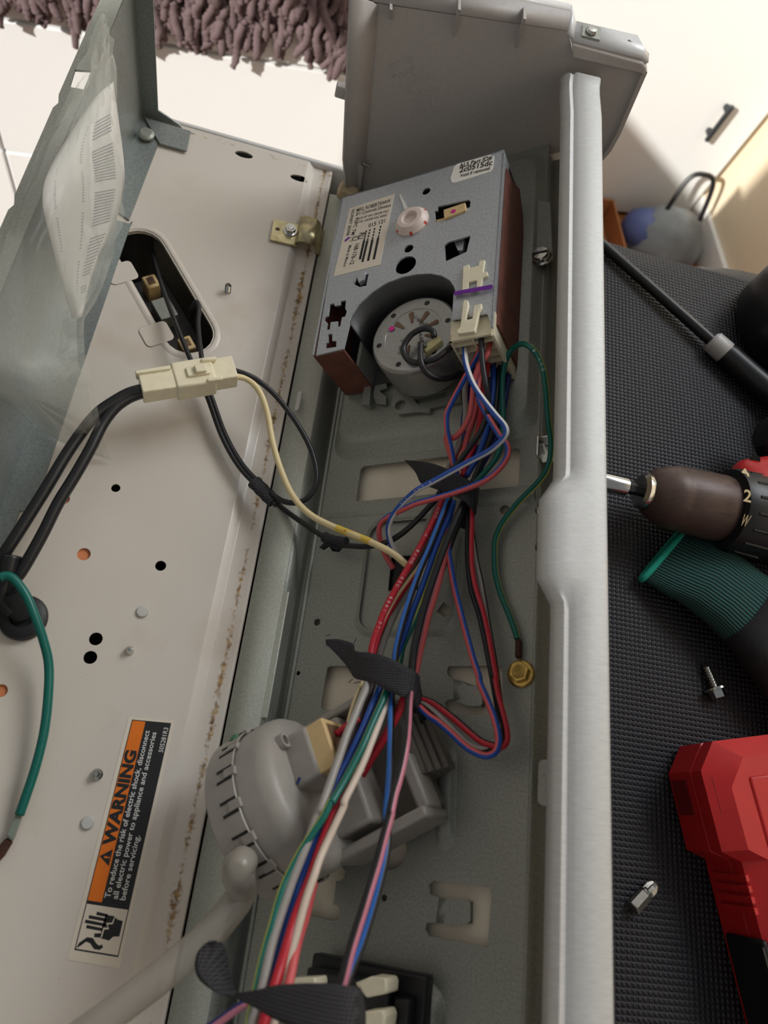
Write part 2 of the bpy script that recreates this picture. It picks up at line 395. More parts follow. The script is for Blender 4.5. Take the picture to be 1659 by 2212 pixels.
w1 = thing('window_1', None, None, RM, (FR[0] + .05, WC[1], wz0), kind='structure')
b = MB()
for y in (wy0, wy1 - .04): b.box((FR[0] + .005, y, wz0), (FR[0] + .035, y + .04, wz1))
for z in (wz0, wz1 - .04): b.box((FR[0] + .005, wy0, z), (FR[0] + .035, wy1, z + .04))
part('window_frame', b, doorw, w1)
# white door leaf with a dark bar handle, standing against the far wall
def fpl(u, v, y):                                              # pixel on the plane room-y = y
    d = ray(u, v); return CAM + ((y - CAM @ yr) / (d @ yr)) * d
yd = FR[1] - .03
d1 = thing('door_1', None, None, RM, (FR[0] - .45, yd, ZF), kind='structure')
b = MB(); b.box((FR[0] - .86, yd, ZF + .012), (FR[0] - .03, yd + .03, 1.1)); part('door_leaf', b, doorw, d1, bevel=.003)
h0, h1 = rm(fpl(1522, 291, yd)), rm(fpl(1577, 214, yd))
hx = (h0[0] + h1[0]) / 2
b = MB(); b.box((hx - .0055, yd - .026, h0[2]), (hx + .0055, yd - .016, h1[2])); b.box((hx - .006, yd - .02, h0[2] + .01), (hx + .006, yd, h0[2] + .022)); b.box((hx - .006, yd - .02, h1[2] - .022), (hx + .006, yd, h1[2] - .01))
part('door_handle', b, mat('handle_dark', (62, 66, 68), .4, .5), d1, label='dark vertical bar handle', bevel=.003)
# unseen left wall added as sun mask, openings shaped for the lit patches
S0, S1 = deck(0, 40, -.4), deck(750, 162, -.4)                 # drawer seam of the dresser
ydr = float(rm(S0) @ np.array([0, 1, 0]))                      # dresser front plane in room axes
def drs(u, v): return rm(fpl(u, v, ydr))
XW = FR[0] - 3.1
sd = rm(np.array(SUN_DIR))
def back(P, x): P = np.array(P, float); t = (x - P[0]) / sd[0]; return P + t * sd
xl_ = drs(-300, 0)[0]; zs_ = float(S0[2])
def shine(P0, P1):                                             # rectangular opening whose sun patch spans two places
    a_, c_ = back(P0, XW), back(P1, XW); y0, y1 = sorted((a_[1], c_[1])); z0, z1 = sorted((a_[2], c_[2])); return [(y0, z0), (y0, z1), (y1, z1), (y1, z0)]
h1_ = shine((drs(930, 0)[0], ydr, zs_ + .03), (xl_, ydr, ZF + .12)); h2_ = shine((FR[0] - .80, yd, .6), (FR[0], FR[1] - .15, ZF + .06)); h3_ = shine((FR[0], FR[1] - .17, .6), (FR[0], FR[1] - .60, -.44))
ZB = max(h[1] for h in h1_ + h2_ + h3_) + .3
b = MB(); b.prism([(FR[1] - 5.5, ZF), (FR[1] + .1, ZF), (FR[1] + .1, ZB), (FR[1] - 5.5, ZB)], XW - .06, XW, ax=0, holes=[h1_, h2_, h3_])
solo('wall_left_sun_mask', b, wallw, frame=RM, kind='structure')

# dresser, rug over it
zs = float(S0[2]); xl, xrr = drs(-300, 0)[0], drs(760, 0)[0] + .12
zt = zs + .16
t = thing('dresser', 'white low dresser with flush drawers standing beyond the machine', 'dresser', RM, ((xl + xrr) / 2, ydr, ZF))
b = MB(); b.box((xl, ydr + .018, ZF), (xrr, ydr + .31, zt)); part('body', b, doorw, t, bevel=.003)
xv = drs(12, 340)[0]
rows = [(zs + .003, zt - .006), (zs - .235, zs - .003), (ZF + .05, zs - .241)]
for z0, z1 in rows:
    for x0, x1 in ((xl, xv - .002), (xv + .002, xrr)):
        b = MB(); b.box((x0, ydr, z0), (x1, ydr + .018, z1)); part('drawer_front', b, doorw, t, bevel=.002)
rug = thing('bath_rug', 'mauve shaggy chenille bath rug hung over the dresser', 'rug', RM, ((xl + xrr) / 2, ydr, zs))
b = MB(); e0, e1 = drs(-200, -60), drs(780, 105)
G = []
for q in range(13):
    x = xl + .01 + (xrr - .02 - xl) * q / 12
    zb = zs + .058 + .006 * math.sin(q * 1.7)
    G.append([(x, ydr - .006, zb), (x, ydr - .008, zt - .02), (x, ydr - .004, zt + .006), (x, ydr + .05, zt + .01), (x, ydr + .28, zt + .01)])
b.grid(G); part('backing', b, rugm, rug, solid=.006)
tpl = []
for k in range(6):
    m_ = MB(); L = 1.0; pts = [V(0, 0, 0)]
    for j in range(1, 7): pts.append(V(.10 * math.sin(j * .8 + k * 2) * j / 6, -.05 - .06 * math.sin(j * .7 + k), -L * j / 6))
    m_.tube(catmull(pts, 3), [.115 * (.8 + .3 * abs(math.sin(q * 1.9 + k))) * (1 if q < 16 else .75) for q in range(19)], 7)
    tpl.append(as_mesh('strand', m_, rugm, (0, 0, 0), 180))
rb = BASE[rug.name]; cnt = 0
zlow = lambda u: 5 + (u - 90) * .2                               # visible lower edge of the pile
for q in range(290):
    u = random.uniform(-60, 770); lay = random.random()
    if lay < .40: v = -66 + u * .185 + random.uniform(-16, 16)
    else: v = random.uniform(-130, -76 + max(0, u) * .17)
    P = drs(u, v)
    if P[2] > zt: continue
    o = bpy.data.objects.new('strand', random.choice(tpl)); col.objects.link(o); o.parent = rug
    L = random.uniform(.034, .056) * (1.5 if random.random() < .08 else 1)
    o.matrix_local = Matrix.Translation(Vector((P[0], ydr - .012 - .01 * random.random(), P[2])) - Vector(rb)) @ Matrix.Rotation(random.uniform(-.35, .35), 4, 'Y') @ Matrix.Rotation(random.uniform(0, 6.28), 4, 'Z') @ Matrix.Diagonal((.054, .054, L, 1))
# things on the floor beside the far corner
P = rm(deck(1350, 505, ZF))
t = thing('cardboard_box', 'open brown cardboard box on the floor by the white door', 'box', RM, (P[0], P[1], ZF))
b = MB(); x, y = P[0], P[1]; h = .06
x0, x1, y0, y1 = x - .222, x - .056, y - .17, y + .05
b.box((x0, y0, ZF), (x1, y1, ZF + .004)); b.box((x0, y0, ZF), (x0 + .004, y1, ZF + h)); b.box((x1 - .004, y0, ZF), (x1, y1, ZF + h)); b.box((x0, y0, ZF), (x1, y0 + .004, ZF + h)); b.box((x0, y1 - .004, ZF), (x1, y1, ZF + h))
part('carton', b, card, t)
P = rm(deck(1445, 520, ZF))
b = MB(); rings = []
for j in range(9):
    a = j / 8; rr = .108 * math.sqrt(max(0, 1 - a ** 2)) + .004
    rings.append([(P[0] - .058 + rr * (1 + .12 * math.sin(3 * q + j)) * math.cos(q * 2 * math.pi / 20) * 1.0, P[1] - .045 + rr * (1 + .1 * math.cos(2 * q + j)) * math.sin(q * 2 * math.pi / 20) * .8, ZF + .003 + .13 * a) for q in range(20)])
b.loft(rings)
t = thing('tote_bag', 'slumped grey and blue bag with a dark handle on the floor', 'bag', RM, (P[0], P[1], ZF))
part('bag_body', b, mat('bag_grey', (128, 134, 138), .5, 0, .25, 12), t, sharp=180)
b = MB(); b.tube(catmull([V(P[0] - .09, P[1] - .02, ZF + .11), V(P[0] - .07, P[1] + .01, ZF + .19), V(P[0] - .04, P[1] + .01, ZF + .21), V(P[0] + .0, P[1] + .005, ZF + .19), V(P[0] + .02, P[1] - .03, ZF + .08)], 6), .006, 8); part('handle', b, black, t)
b = MB(); b.lathe([(.01, -.05), (.04, -.038), (.055, -.01), (.052, .02), (.03, .045), (.004, .052)], (P[0] - .125, P[1] - .03, ZF + .056), n=20); part('blue_side_pocket', b, mat('bag_blue', (84, 98, 150), .5), t, label='blue side pocket', sharp=180)
P = rm(deck(1240, 500, ZF))
b = MB(); b.lathe([(.02, 0), (.10, .005), (.112, .10), (.118, .24), (.122, .25), (.112, .25), (.10, .05), (.02, .012)], (P[0] - .20, P[1] - .06, ZF), n=32)
solo('white_bucket', b, doorw, 'round white plastic bucket beside the cardboard box', 'bucket', frame=RM)

# ================================================================== THE WASHING MACHINE
wm = thing('washing_machine', 'top-loading washing machine with scratched, rust-stained cream enamel rear deck', 'washing machine', D, (.2, .1, ZF))
XB, YF, YN = -.1325, .449, -.25
ca, cb = deck(303, 538)[:2], deck(407, 718)[:2]; sr = .0152
def capsule(a, bb, r, n=10):
    a, bb = np.array(a), np.array(bb); t = math.atan2(*(bb - a)[::-1]); out = []
    for c, s in ((bb, t - math.pi / 2), (a, t + math.pi / 2)): out += [tuple(c + r * np.array([math.cos(s + math.pi * k / n), math.sin(s + math.pi * k / n)])) for k in range(n + 1)]
    return out
holes = [capsule(ca, cb, sr)]
def px_r(u, v, px): return px * np.linalg.norm(deck(u, v) - CAM) / FPX
for u, v, px in ((347, 1222, 11), (207, 1380, 13), (195, 1420, 13), (250, 1054, 9), (181, 1197, 13), (137, 1077, 12), (2, 1492, 12)):
    holes.append(circle(deck(u, v), px_r(u, v, px), 18))
for u, v in ((527, 334), (646, 385)):
    p = deck(u, v); holes.append([(p[0] + .0065 * math.cos(a) , p[1] + .003 * math.sin(a)) for a in np.arange(0, 6.28, .45)])
b = MB(); b.prism([(XB, YN), (-.0135, YN), (-.0135, YF), (XB, YF)], -.0012, 0, holes=holes); deckp = part('top_panel', b, enamel, wm)
b = MB(); prof = [(-.0135, 0), (-.0128, -.0001), (-.0085, -.0034), (-.0075, -.0036), (.0020, -.0036), (.0034, -.0024), (.0050, -.0024), (.0056, -.004), (.0056, -.03), (.0044, -.03), (.0044, -.0046), (-.0135, -.0046)]
b.loft([[(x, y, z) for x, z in prof] for y in (YN, YF)]); part('hinge_ledge', b, enamel, wm, sharp=50)
b = MB(); b.box((XB, YF, ZF), (.078, YF + .004, .0008)); b.box((.078, YF, ZF), (.56, YF + .004, -.008)); part('side_panel', b, mat('side_enamel', (226, 224, 220), .35), wm, bevel=.0015)
b = MB(); b.box((XB, YN - .004, ZF), (.56, YN, 0)); part('side_panel', b, MATS['side_enamel'], wm)
b = MB(); b.box((XB - .004, YN - .004, ZF), (XB, YF + .004, -.002)); part('back_panel', b, galv, wm)
b = MB(); b.box((.556, YN, ZF), (.56, YF, -.006)); part('front_panel', b, MATS['side_enamel'], wm)
b = MB(); b.box((.078, YN, -.03), (.556, YF, -.006)); part('lid', b, MATS['side_enamel'], wm, bevel=.002)
# rim pressed round the oval opening, with two ears
b = MB(); rings = []
for r_, z in ((sr + .0003, -.003), (sr + .0008, .0002), (sr + .0018, .0007), (sr + .0032, .0006), (sr + .0046, .0001), (sr + .0046, -.0004)): rings.append([(x, y, z) for x, y in capsule(ca, cb, r_)])
b.loft(rings, False, False); part('opening_rim', b, enamel, wm, sharp=70)
for (u, v) in ((262, 590), (338, 722)):
    p = deck(u, v); b = MB(); dd = nrm(cb - ca)
    ex = np.array([-dd[1], dd[0]]); q = [p[:2] + s * ex * .010 + k * dd * .0085 for s, k in ((-1, -1), (1, -1), (1, 1), (-1, 1))]
    rr_ = [p[:2] + ex * c_[0] + dd * c_[1] for c_ in rrect(-.009, -.0075, .009, .0075, .003)]; b.prism([tuple(x) for x in rr_], .0001, .0007); part('pressed_ear', b, enamel, wm, bevel=.0005)
for u, v, r_ in ((181, 1197, .0050), (137, 1077, .005), (2, 1492, .005)):
    p = deck(u, v); b = MB(); b.lathe([(r_ * 1.3, -.0036), (r_ * 1.3, -.0016)], (p[0], p[1], 0), n=16); part('lit_hole_disc', b, mat('lit_orange_disc', (214, 132, 84), .6), wm, label='orange disc under a deck hole, standing for the lit interior')  # disc added below the hole in place of the lit orange interior
for u, v in ((308, 1322), (190, 1777)):
    p = deck(u, v); b = MB(); r_ = px_r(u, v, 12); b.lathe([(r_, 0), (r_, .0010), (r_ * .85, .0017), (.0003, .0018)], p, n=18); part('rivet_head', b, mat('rivet_white', (206, 204, 196), .35, .2), wm)
for u, v, r_ in ((280, 1406, 8), (210, 1673, 10)):
    p = deck(u, v); r_ = px_r(u, v, r_); b = MB(); b.lathe([(r_ * 1.15, 0), (r_ * 1.1, .0012), (r_ * .8, .0020), (r_ * .72, .0042), (r_ * .4, .0050), (.0002, .0051)], p, n=14); part('screw_tip', b, chrome, wm)
p = deck(492, 630); b = MB(); pr = [(.0022, 0)]
for k in range(6): pr += [(.0021, .0012 * k + .0004), (.0014, .0012 * k + .0010)]
b.lathe(pr + [(.0003, .009)], p, n=10); part('screw_tip', b, chrome, wm)
# rear console panel: upright sheet, foot flange, top lip, end return
ztp = .0958
rp = part('rear_sheet', MB().box((XB - .001, YN, 0), (XB, YF, ztp)), galvp, wm)
fx = -.1163; ny0, ny1 = deck(45, 1134)[1], deck(45, 1104)[1]
b = MB(); b.prism([(XB, YN), (fx, YN), (fx, ny0 - .02), (fx - .0065, ny0 - .02), (fx - .0065, ny1), (fx, ny1), (fx, deck(287, 480)[1]), (fx, deck(250, 478)[1] - .0), (XB, deck(250, 478)[1])], .0001, .0013); part('foot_flange', b, galvp, wm)
b = MB(); b.prism([(XB, deck(250, 478)[1] + .01), (fx - .002, deck(287, 480)[1]), (fx, deck(345, 316)[1]), (fx, .435), (XB, .449)], .0001, .0012); part('foot_flange', b, galvp, wm)
# lip along the top, bent outwards, with two clip notches
yn = [xpl(175, 85, XB)[1], xpl(165, 112, XB)[1]]
b = MB(); lp = [(XB, YN)]
for u0, v0 in ((22, 425), (116, 205)):
    y0 = xpl(u0, v0, XB - .006)[1]; lp += [(XB, y0)]
ly0, ly1 = xpl(188, 92, XB)[1], xpl(172, 118, XB)[1]
out = [(XB, YN), (XB, ly1), (XB - .0075, ly1 - .001), (XB - .0085, ly0 + .0), (XB, ly0 + .003), (XB, YF), (XB - .011, YF)]
for y0 in (xpl(116, 203, XB - .011)[1], xpl(20, 430, XB - .011)[1]): out += [(XB - .011, y0 + .006), (XB - .0095, y0), (XB - .011, y0 - .004)]
out += [(XB - .011, YN)]
b.prism(out, ztp - .0004, ztp + .0010); part('top_lip', b, galv, wm)
b = MB(); pol = [(283, -60), (331, -20), (342, 236), (385, 265), (412, 291), (402, 300), (330, 262), (302, 250)]
pol = [ypl(u, v, YF - .001) for u, v in pol]; b.prism([(q[0], q[2]) for q in pol], YF - .0022, YF - .001, ax=1); part('end_return', b, galvp, wm)
b = MB(); q = [deck(*s, .0016) for s in ((312, 256), (412, 286), (403, 328), (345, 312))]; b.prism([(s[0], s[1]) for s in q], .0014, .0028); part('end_foot', b, galvp, wm)
p = deck(316, 292, .0028); b = MB(); b.lathe([(.0056, 0), (.0056, .0015), (.0040, .0028), (.0002, .003)], p, n=16); part('screw_head', b, galv, wm)
p = ypl(290, 248, YF - .0025); b = MB(); b.lathe([(.0026, 0), (.0022, .003), (.0015, .006), (.0002, .0065)], p, ax=(.6, -1, 0), n=10); part('screw_tip', b, rustlug, wm)
# hinge clip
q = [deck(*s) for s in ((591, 478), (645, 490), (640, 535), (583, 522))]; b = MB(); b.prism([(s[0], s[1]) for s in q], .0005, .0022, holes=[circle(deck(599, 500), .0017, 10)])
clip = part('hinge_plate', b, zinc, wm, label='yellowish zinc hinge plate')
b = MB(); p = deck(626, 505); b.lathe([(.0047, .0022), (.0047, .003), (.0036, .0032)], p, n=18); b.prism(hexagon(p, .0037), .0032, .0062); b.lathe([(.0024, .0062), (.0020, .0066), (.0002, .0067)], p, n=12); part('hex_screw', b, chrome, clip)
b = MB(); y0, y1 = deck(670, 540)[1], deck(672, 484)[1]
pr = [(-.0105, -.001), (-.0102, .0040), (-.0065, .0060), (.0005, .0056), (.0035, .0030), (.0050, -.002), (.0075, -.004)]
b.loft([[(x, y, z) for x, z in pr] for y in (y0, y1)], False, False, closed=False); part('hinge_clip', b, zinc, wm, solid=.0014, label='bent zinc clip over the ledge')

# warning label, with its print
L0, L1, L2, L3 = (deck(*s, .0002) for s in ((278, 1548), (378, 1557), (258, 2092), (145, 2073)))
def lq(s, t): return L0 * (1 - s) * (1 - t) + L1 * s * (1 - t) + L2 * s * t + L3 * (1 - s) * t     # s across, t down the picture
def quad(mb, s0, s1, t0, t1, z, mi=0):
    P = [lq(s0, t0), lq(s1, t0), lq(s1, t1), lq(s0, t1)]; return mb.add([(p[0], p[1], z) for p in P], [(0, 1, 2, 3)], mi)
b = MB(); P = [lq(s, t_) for s, t_ in ((0, 0), (1, 0), (1, 1), (0, 1))]; b.hexa([(p[0], p[1], .00005) for p in reversed(P)], [(p[0], p[1], .00022) for p in reversed(P)])
wl = part('warning_label', b, paperl, wm, label='orange and black electric shock warning label')
b = MB(); quad(b, .085, .93, .012, .962, .00026); part('print_panel', b, ink, wl)
b = MB(); quad(b, .085 + .018, .38, .016, .775, .0003); part('orange_band', b, orange, wl)
b = MB(); quad(b, .105, .912, .788, .956, .0003); part('pictogram_field', b, paperl, wl)
up = (0, 0, 1)
def ltxt(body, s, t0, t1, hgt, m, bold=0): lettering(body, lq(s, t0), lq(s, t1), hgt, up, m, wl, bold=bold, lift=.00014)
ltxt('WARNING', .345, .555, .150, .0050, ink, .05)
ltxt('To reduce the risk of electric shock, disconnect', .515, .755, .055, .0025, whitek, .012)
ltxt('all electric power to appliance and accessories', .665, .755, .060, .0025, whitek, .012)
ltxt('before servicing.', .815, .755, .50, .0025, whitek, .012)
ltxt('505281R3', .895, .145, .035, .0022, whitek, .008)
b = MB(); P = [lq(.345, .635), lq(.345, .567), lq(.12, .601)]; b.add([(p[0], p[1], .00034) for p in P], [(0, 1, 2)]); part('alert_triangle', b, ink, wl)
lettering('!', lq(.32, .606), lq(.32, .597), .0024, up, orange, wl, name='alert_mark', bold=.03, lift=.0002)
def lpoly(pts, m, nm, z=.00034):       # pts in label pictogram square: a along s 0..1, c along t 0..1
    b_ = MB(); q = [lq(.105 + .807 * a, .788 + .168 * c) for a, c in pts]
    tr = tessellate_polygon([[Vector((p[0], p[1], 0)) for p in q]]); b_.add([(p[0], p[1], z) for p in q], [tuple(x) for x in tr]); part(nm, b_, m, wl)
lpoly([(.50, .18), (.70, .18), (.80, .24), (.94, .26), (.94, .60), (.80, .62), (.72, .72), (.52, .70), (.48, .50)], ink, 'hand_symbol')
for c0, a0 in ((.14, .28), (.24, .12), (.35, .06), (.46, .12)): lpoly([(a0, c0), (.55, c0 + .02), (.55, c0 + .085), (a0, c0 + .075)], ink, 'hand_symbol')
lpoly([(.34, .62), (.54, .58), (.54, .68), (.36, .70)], ink, 'hand_symbol')
lpoly([(.72, .20), (.74, .20), (.72, .36), (.60, .38), (.66, .48), (.55, .50), (.54, .68), (.51, .68), (.52, .46), (.62, .45), (.56, .35), (.69, .33)], paperl, 'spark_symbol', .00038)
lpoly([(.0, 1.0), (.05, .86), (.20, .72), (.34, .72), (.44, .82), (.52, .86), (.58, .82), (.62, .88), (.55, .95), (.42, .95), (.30, .84), (.20, .82), (.10, .92)], ink, 'wire_symbol')

# ================================================================== THE TILTED CONTROL CONSOLE  (console axes: x across, y along, h off the floor sheet)
YC0, YC1 = -.25, .437
cn = thing('control_console', 'opened control console with galvanised tray, bright steel rail and plastic end cap', 'control panel', C, (.07, .1, -.02))
def cp(pts, h=0.0): return [tuple(cons(p[0], p[1], h)[:2]) for p in pts]
FXR = .1332
holes = [rrect(.0243, .180, .1222, .2045, .003)]
holes.append(cp([(838, 1277), (845, 1201), (952, 1198), (950, 1212), (905, 1275)]))
holes.append(cp([(958, 1300), (978, 1319), (960, 1334), (943, 1321)]))
def ucut(p):                                     # C-shaped knock-out: outer rectangle minus a tongue on its hinge side
    return cp(p)
holes.append(cp(Z((840, 1440), 5.53, [(715, -5), (1335, -12), (1358, 30), (1352, 580), (790, 572), (690, 500), (668, 440), (700, 395), (775, 390), (830, 430), (940, 470), (1090, 470), (1112, 440), (1112, 235), (945, 225), (860, 165), (740, 150), (697, 90), (692, 40)])))
holes.append(cp(Z((400, 1400), 1.975, [(1060, 992), (1300, 1020), (1306, 1060), (1290, 1275), (1040, 1228), (1024, 1200), (1032, 1172), (1070, 1170), (1085, 1180), (1200, 1180), (1216, 1160), (1216, 1085), (1190, 1072), (1085, 1064), (1045, 1050), (1040, 1010)])))
holes.append(cp(Z((640, 1360), 5.184, [(345, 430), (380, 408), (620, 405), (720, 520), (760, 640), (700, 760), (600, 860), (380, 900), (300, 905), (275, 860), (285, 790)])))
holes.append(cp(Z((520, 1700), 4.148, [(560, 700), (780, 690), (900, 705), (938, 760), (925, 820), (890, 840), (855, 842), (830, 1050), (870, 1065), (890, 1110), (880, 1190), (840, 1200), (600, 1150), (520, 1120)])))
for u, v, px in ((755, 936, 5), (685, 1344, 8), (644, 1454, 5), (1090, 1101, 11), (886, 1742, 7), (830, 1940, 6), (722, 1140, 7)):
    P = cons(u, v); r_ = px * np.linalg.norm(c2w(P) - CAM) / FPX; holes.append(circle(P, r_, 14))
P = cons(842, 1835); holes.append(circle(P, .0085, 24))
b = MB(); b.prism([(0, YC0), (FXR, YC0), (FXR, YC1), (0, YC1)], -.0012, 0, holes=holes); tray = part('tray_floor', b, galv, cn)
# tongues of the knock-outs, bent down
for z0 in ([(840 + 775 / 5.53, 1440 + 150 / 5.53), (840 + 775 / 5.53, 1440 + 392 / 5.53), (840 + 1110 / 5.53, 1440 + 462 / 5.53), (840 + 1110 / 5.53, 1440 + 235 / 5.53)],
           [(949, 1939), (942, 1994), (1013, 1996), (1014, 1948)]):
    q = [cons(*s) for s in z0]; a_, b_, c_, d_ = q
    G = [[a_, b_], [a_ * .72 + d_ * .28 + V(0, 0, -.0005), b_ * .72 + c_ * .28 + V(0, 0, -.0006)], [a_ * .5 + d_ * .5 + V(0, 0, -.0046), b_ * .5 + c_ * .5 + V(0, 0, -.0046)], [d_ + V(0, 0, -.0047), c_ + V(0, 0, -.0047)]]
    b = MB(); b.grid(G); part('bent_tongue', b, galv, cn, solid=.0011)
# left channel, hinge flange lightened to look lit
p0, p1 = w2c(deck(501, 1497, -.004)), w2c(deck(573, 1497, -.002))
prof = [(p0[0] + .0006, p0[2] - .012), (p0[0] + .0006, p0[2]), (p1[0], p1[2]), (p1[0] + .0012, p1[2] - .0008), (p1[0] + .0016, p1[2] - .0045), (-.0085, -.0085), (-.0030, -.0080), (-.0010, -.0012), (-.0002, .0004), (.0008, .0008), (.0016, 0)]
y_n0 = cons(600, 1278, .01)[1]; y_n1 = cons(560, 1550, .01)[1]
b = MB(); b.loft([[(x, y, h) for x, h in prof] for y in (YC0, YC1 - .01)], False, False, closed=False); b.m[1] = 1; part('hinge_flange', b, [galv, flange_lit], cn, solid=.0009, sharp=30)
b = MB(); b.box((p1[0] - .0002, y_n1, p1[2] - .0006), (p1[0] + .0040, y_n0, p1[2] + .0005)); part('flange_tab', b, flange_lit, cn, bevel=.0008)
b = MB(); s0 = cons(643, 866, .008); b.prism(rrect(-.0015, -.007, .0015, .007, .0014), 0, .0004); b.v = [p + V(w2c(deck(645, 866, 0))[0], w2c(deck(645, 866, 0))[1], w2c(deck(645, 866, 0))[2]) for p in b.v]
part('lit_slot', b, whitek, cn)  # pale plate painted as light showing through a slot, none is cut
# right channel below the floor edge, outer wall and the bright rail
RI, RO = w2c((.1266, 0, .1362)), w2c((.1465, 0, .1378))
prof = [(FXR - .001, -.0002), (FXR + .0008, -.0008), (FXR + .0016, -.0045), (FXR + .006, -.0050), (FXR + .0066, -.0075), (RI[0] + .002, -.0080), (RI[0] + .004, -.002), (RI[0] + .0045, RI[2] - .012)]
b = MB(); b.loft([[(x, y, h) for x, h in prof] for y in (YC0, YC1 - .012)], False, False, closed=False); part('side_channel', b, galv, cn, solid=.001)
rw = lambda x, y, z: w2c((x, y, z))
yb0, yb1 = w2c(ypl(1180, 1250, 0))[1], 0
def railrow(y, bump, end=0):
    xi = .1266 - .0062 * bump; zi = .1362 - .0010 * bump
    pr = [(xi - .0006, zi - .0075), (xi + .0002, zi - .0028), (xi + .0018, zi - .0009), (xi + .0042, zi - .0016 + .0022 * bump), (xi + .0062 + .003 * bump, .1370), (.1395, .1374), (.1452, .1379), (.1462, .1375), (.1466, .1365), (.1460, .1250), (.1440, .1130)]
    if end: pr = [(x, z - end) for x, z in pr]
    return [rw(x, y, z) for x, z in pr]
def ray_y(u, v, x, z):                             # y along the rail where a picture row meets it
    d = ray(u, v); tz = (z - CAMH) / d[2]; return (CAM + tz * d)[1]
yA, yB_, yC_, yD = (ray_y(1200, v, 0, .1365) for v in (1015, 1075, 1235, 1300))
rows = []
for y in sorted(set([YC0, -.15, -.05] + list(np.linspace(yD - .004, yA + .004, 14)) + [.25, .33, .39, .412, .418, .424, .430])):
    bmp = 0.0
    if yC_ <= y <= yB_: bmp = 1.0
    elif yD < y < yC_: bmp = (y - yD) / (yC_ - yD)
    elif yB_ < y < yA: bmp = (yA - y) / (yA - yB_)
    bmp = bmp * bmp * (3 - 2 * bmp); e = 0
    if y > .405: e = (.0018 if y < .42 else .0004) + (.004 if y > .429 else 0)
    rows.append(railrow(y, bmp, e))
b = MB(); b.loft(rows, False, False, closed=False); part('rail', b, steelb, cn, solid=.0011, sharp=50, label='bright brushed steel rail')
# fascia: the front shell under the tray
b = MB(); b.box((.004, YC0, -.0085), (.150, YC1 - .004, -.0055)); b.box((.147, YC0, -.0085), (.150, YC1 - .004, .012)); part('fascia_shell', b, beige, cn)
# raised fields of the tray
def plateau(outer, inset, h, nm='raised_field', m=galv):
    c = np.mean(np.array(outer), 0); inn = [tuple(np.array(p) + (c - np.array(p)) * inset) for p in outer]; b_ = MB()
    mid = [tuple(np.array(p) + (c - np.array(p)) * inset * .8) for p in outer]
    md0 = [tuple(np.array(p) + (c - np.array(p)) * inset * .2) for p in outer]
    b_.loft([[(x, y, .0001) for x, y in outer], [(x, y, h * .12) for x, y in md0], [(x, y, h * .88) for x, y in mid], [(x, y, h) for x, y in inn]], False, True); return part(nm, b_, m, cn, sharp=60)
plateau(rrect(.0035, .2095, .1315, .432, .014, 6), .09, .0060)
q = cp([(775, 1385), (1030, 1385)]); 
ro = rrect(.0345, .0985, .0945, .1685, .010, 5)
hole2 = cp([(838, 1277), (845, 1201), (952, 1198), (950, 1212), (905, 1275)])
c0 = np.array([.0645, .1335])
b = MB(); lv = [(0, 0.0001), (.02, .0003), (.07, .0019), (.10, .0021)]
b.loft([[tuple(np.array(p) + (c0 - np.array(p)) * k) + (h,) for p in ro] for k, h in lv], False, False)
part('raised_field', b, galv, cn, sharp=60)
y0 = cons(700, 2075)[1]; plateau(rrect(cons(640, 2110)[0] + .004, y0 - .12, cons(968, 2160)[0], y0 + .001, .012, 6), .10, .0055)
r0, r1 = cons(968, 1632), cons(962, 1815)
plateau(capsule(r0[:2], r1[:2], .0046, 6), .45, .0030, 'pressed_rib')
rg0, rg1 = cons(715, 1108), cons(1170, 1046)
b = MB(); b.loft([[(x, rg0[1] + dy + 0 * x, h) for dy, h in ((-.004, .0001), (-.0012, .0012), (.0012, .0012), (.006, .0001))] for x in (.0055, .131)], False, False, closed=False); part('pressed_rib', b, galv, cn, sharp=60)
# terminal inside the square opening
b = MB(); q = [cons(*s, -.004) for s in ((840, 1272), (846, 1204), (905, 1200), (900, 1272))]; b.prism([(s[0], s[1]) for s in q], -.0054, -.003); part('indicator_lamp_socket', b, black, cn)
# ground screw, clip, bracket screw, tab
P = cons(1126, 1456); b = MB(); b.lathe([(.0066, 0), (.0066, .0012), (.0060, .0018), (.0050, .0019)], P, n=24); gs = part('ground_screw', b, brass, cn, label='yellow chromate hex ground screw')
b = MB(); b.prism(hexagon(P, .0048, .3), .0018, .0050); b.lathe([(.0036, .005), (.0034, .0046), (.0002, .0046)], P, n=16); part('hex_head', b, brass, gs, bevel=.0004)
P = cons(1171, 558, .004); b = MB(); b.lathe([(.0062, 0), (.0062, .001), (.0052, .0016), (.0052, .0042), (.0045, .0050), (.0002, .0053)], P, n=20); s_ = part('slotted_screw', b, chrome, cn)
b = MB(); b.box((P[0] - .0045, P[1] - .0006, P[2] + .0050), (P[0] + .0045, P[1] + .0006, P[2] + .0056)); part('screw_slot', b, black, s_)
q = [cons(*s, .002) for s in ((1140, 575), (1195, 562), (1190, 440), (1140, 430))]; b = MB(); b.prism([(s[0], s[1]) for s in q], .0010, .0036); part('mounting_ear', b, galv, cn, bevel=.0006)
P = cons(1183, 966, .006); b = MB()
for dx in (-.0055, .0035): b.box((P[0] + dx, P[1] - .006, P[2] - .006), (P[0] + dx + .0018, P[1] + .006, P[2] + .0035))
b.box((P[0] - .0055, P[1] - .006, P[2] - .0062), (P[0] + .0053, P[1] + .006, P[2] - .005)); b.box((P[0] - .003, P[1] + .004, P[2] - .005), (P[0] + .003, P[1] + .0052, P[2] + .004)); part('wire_clip', b, chrome, cn, bevel=.0005, label='shiny metal wire clip')
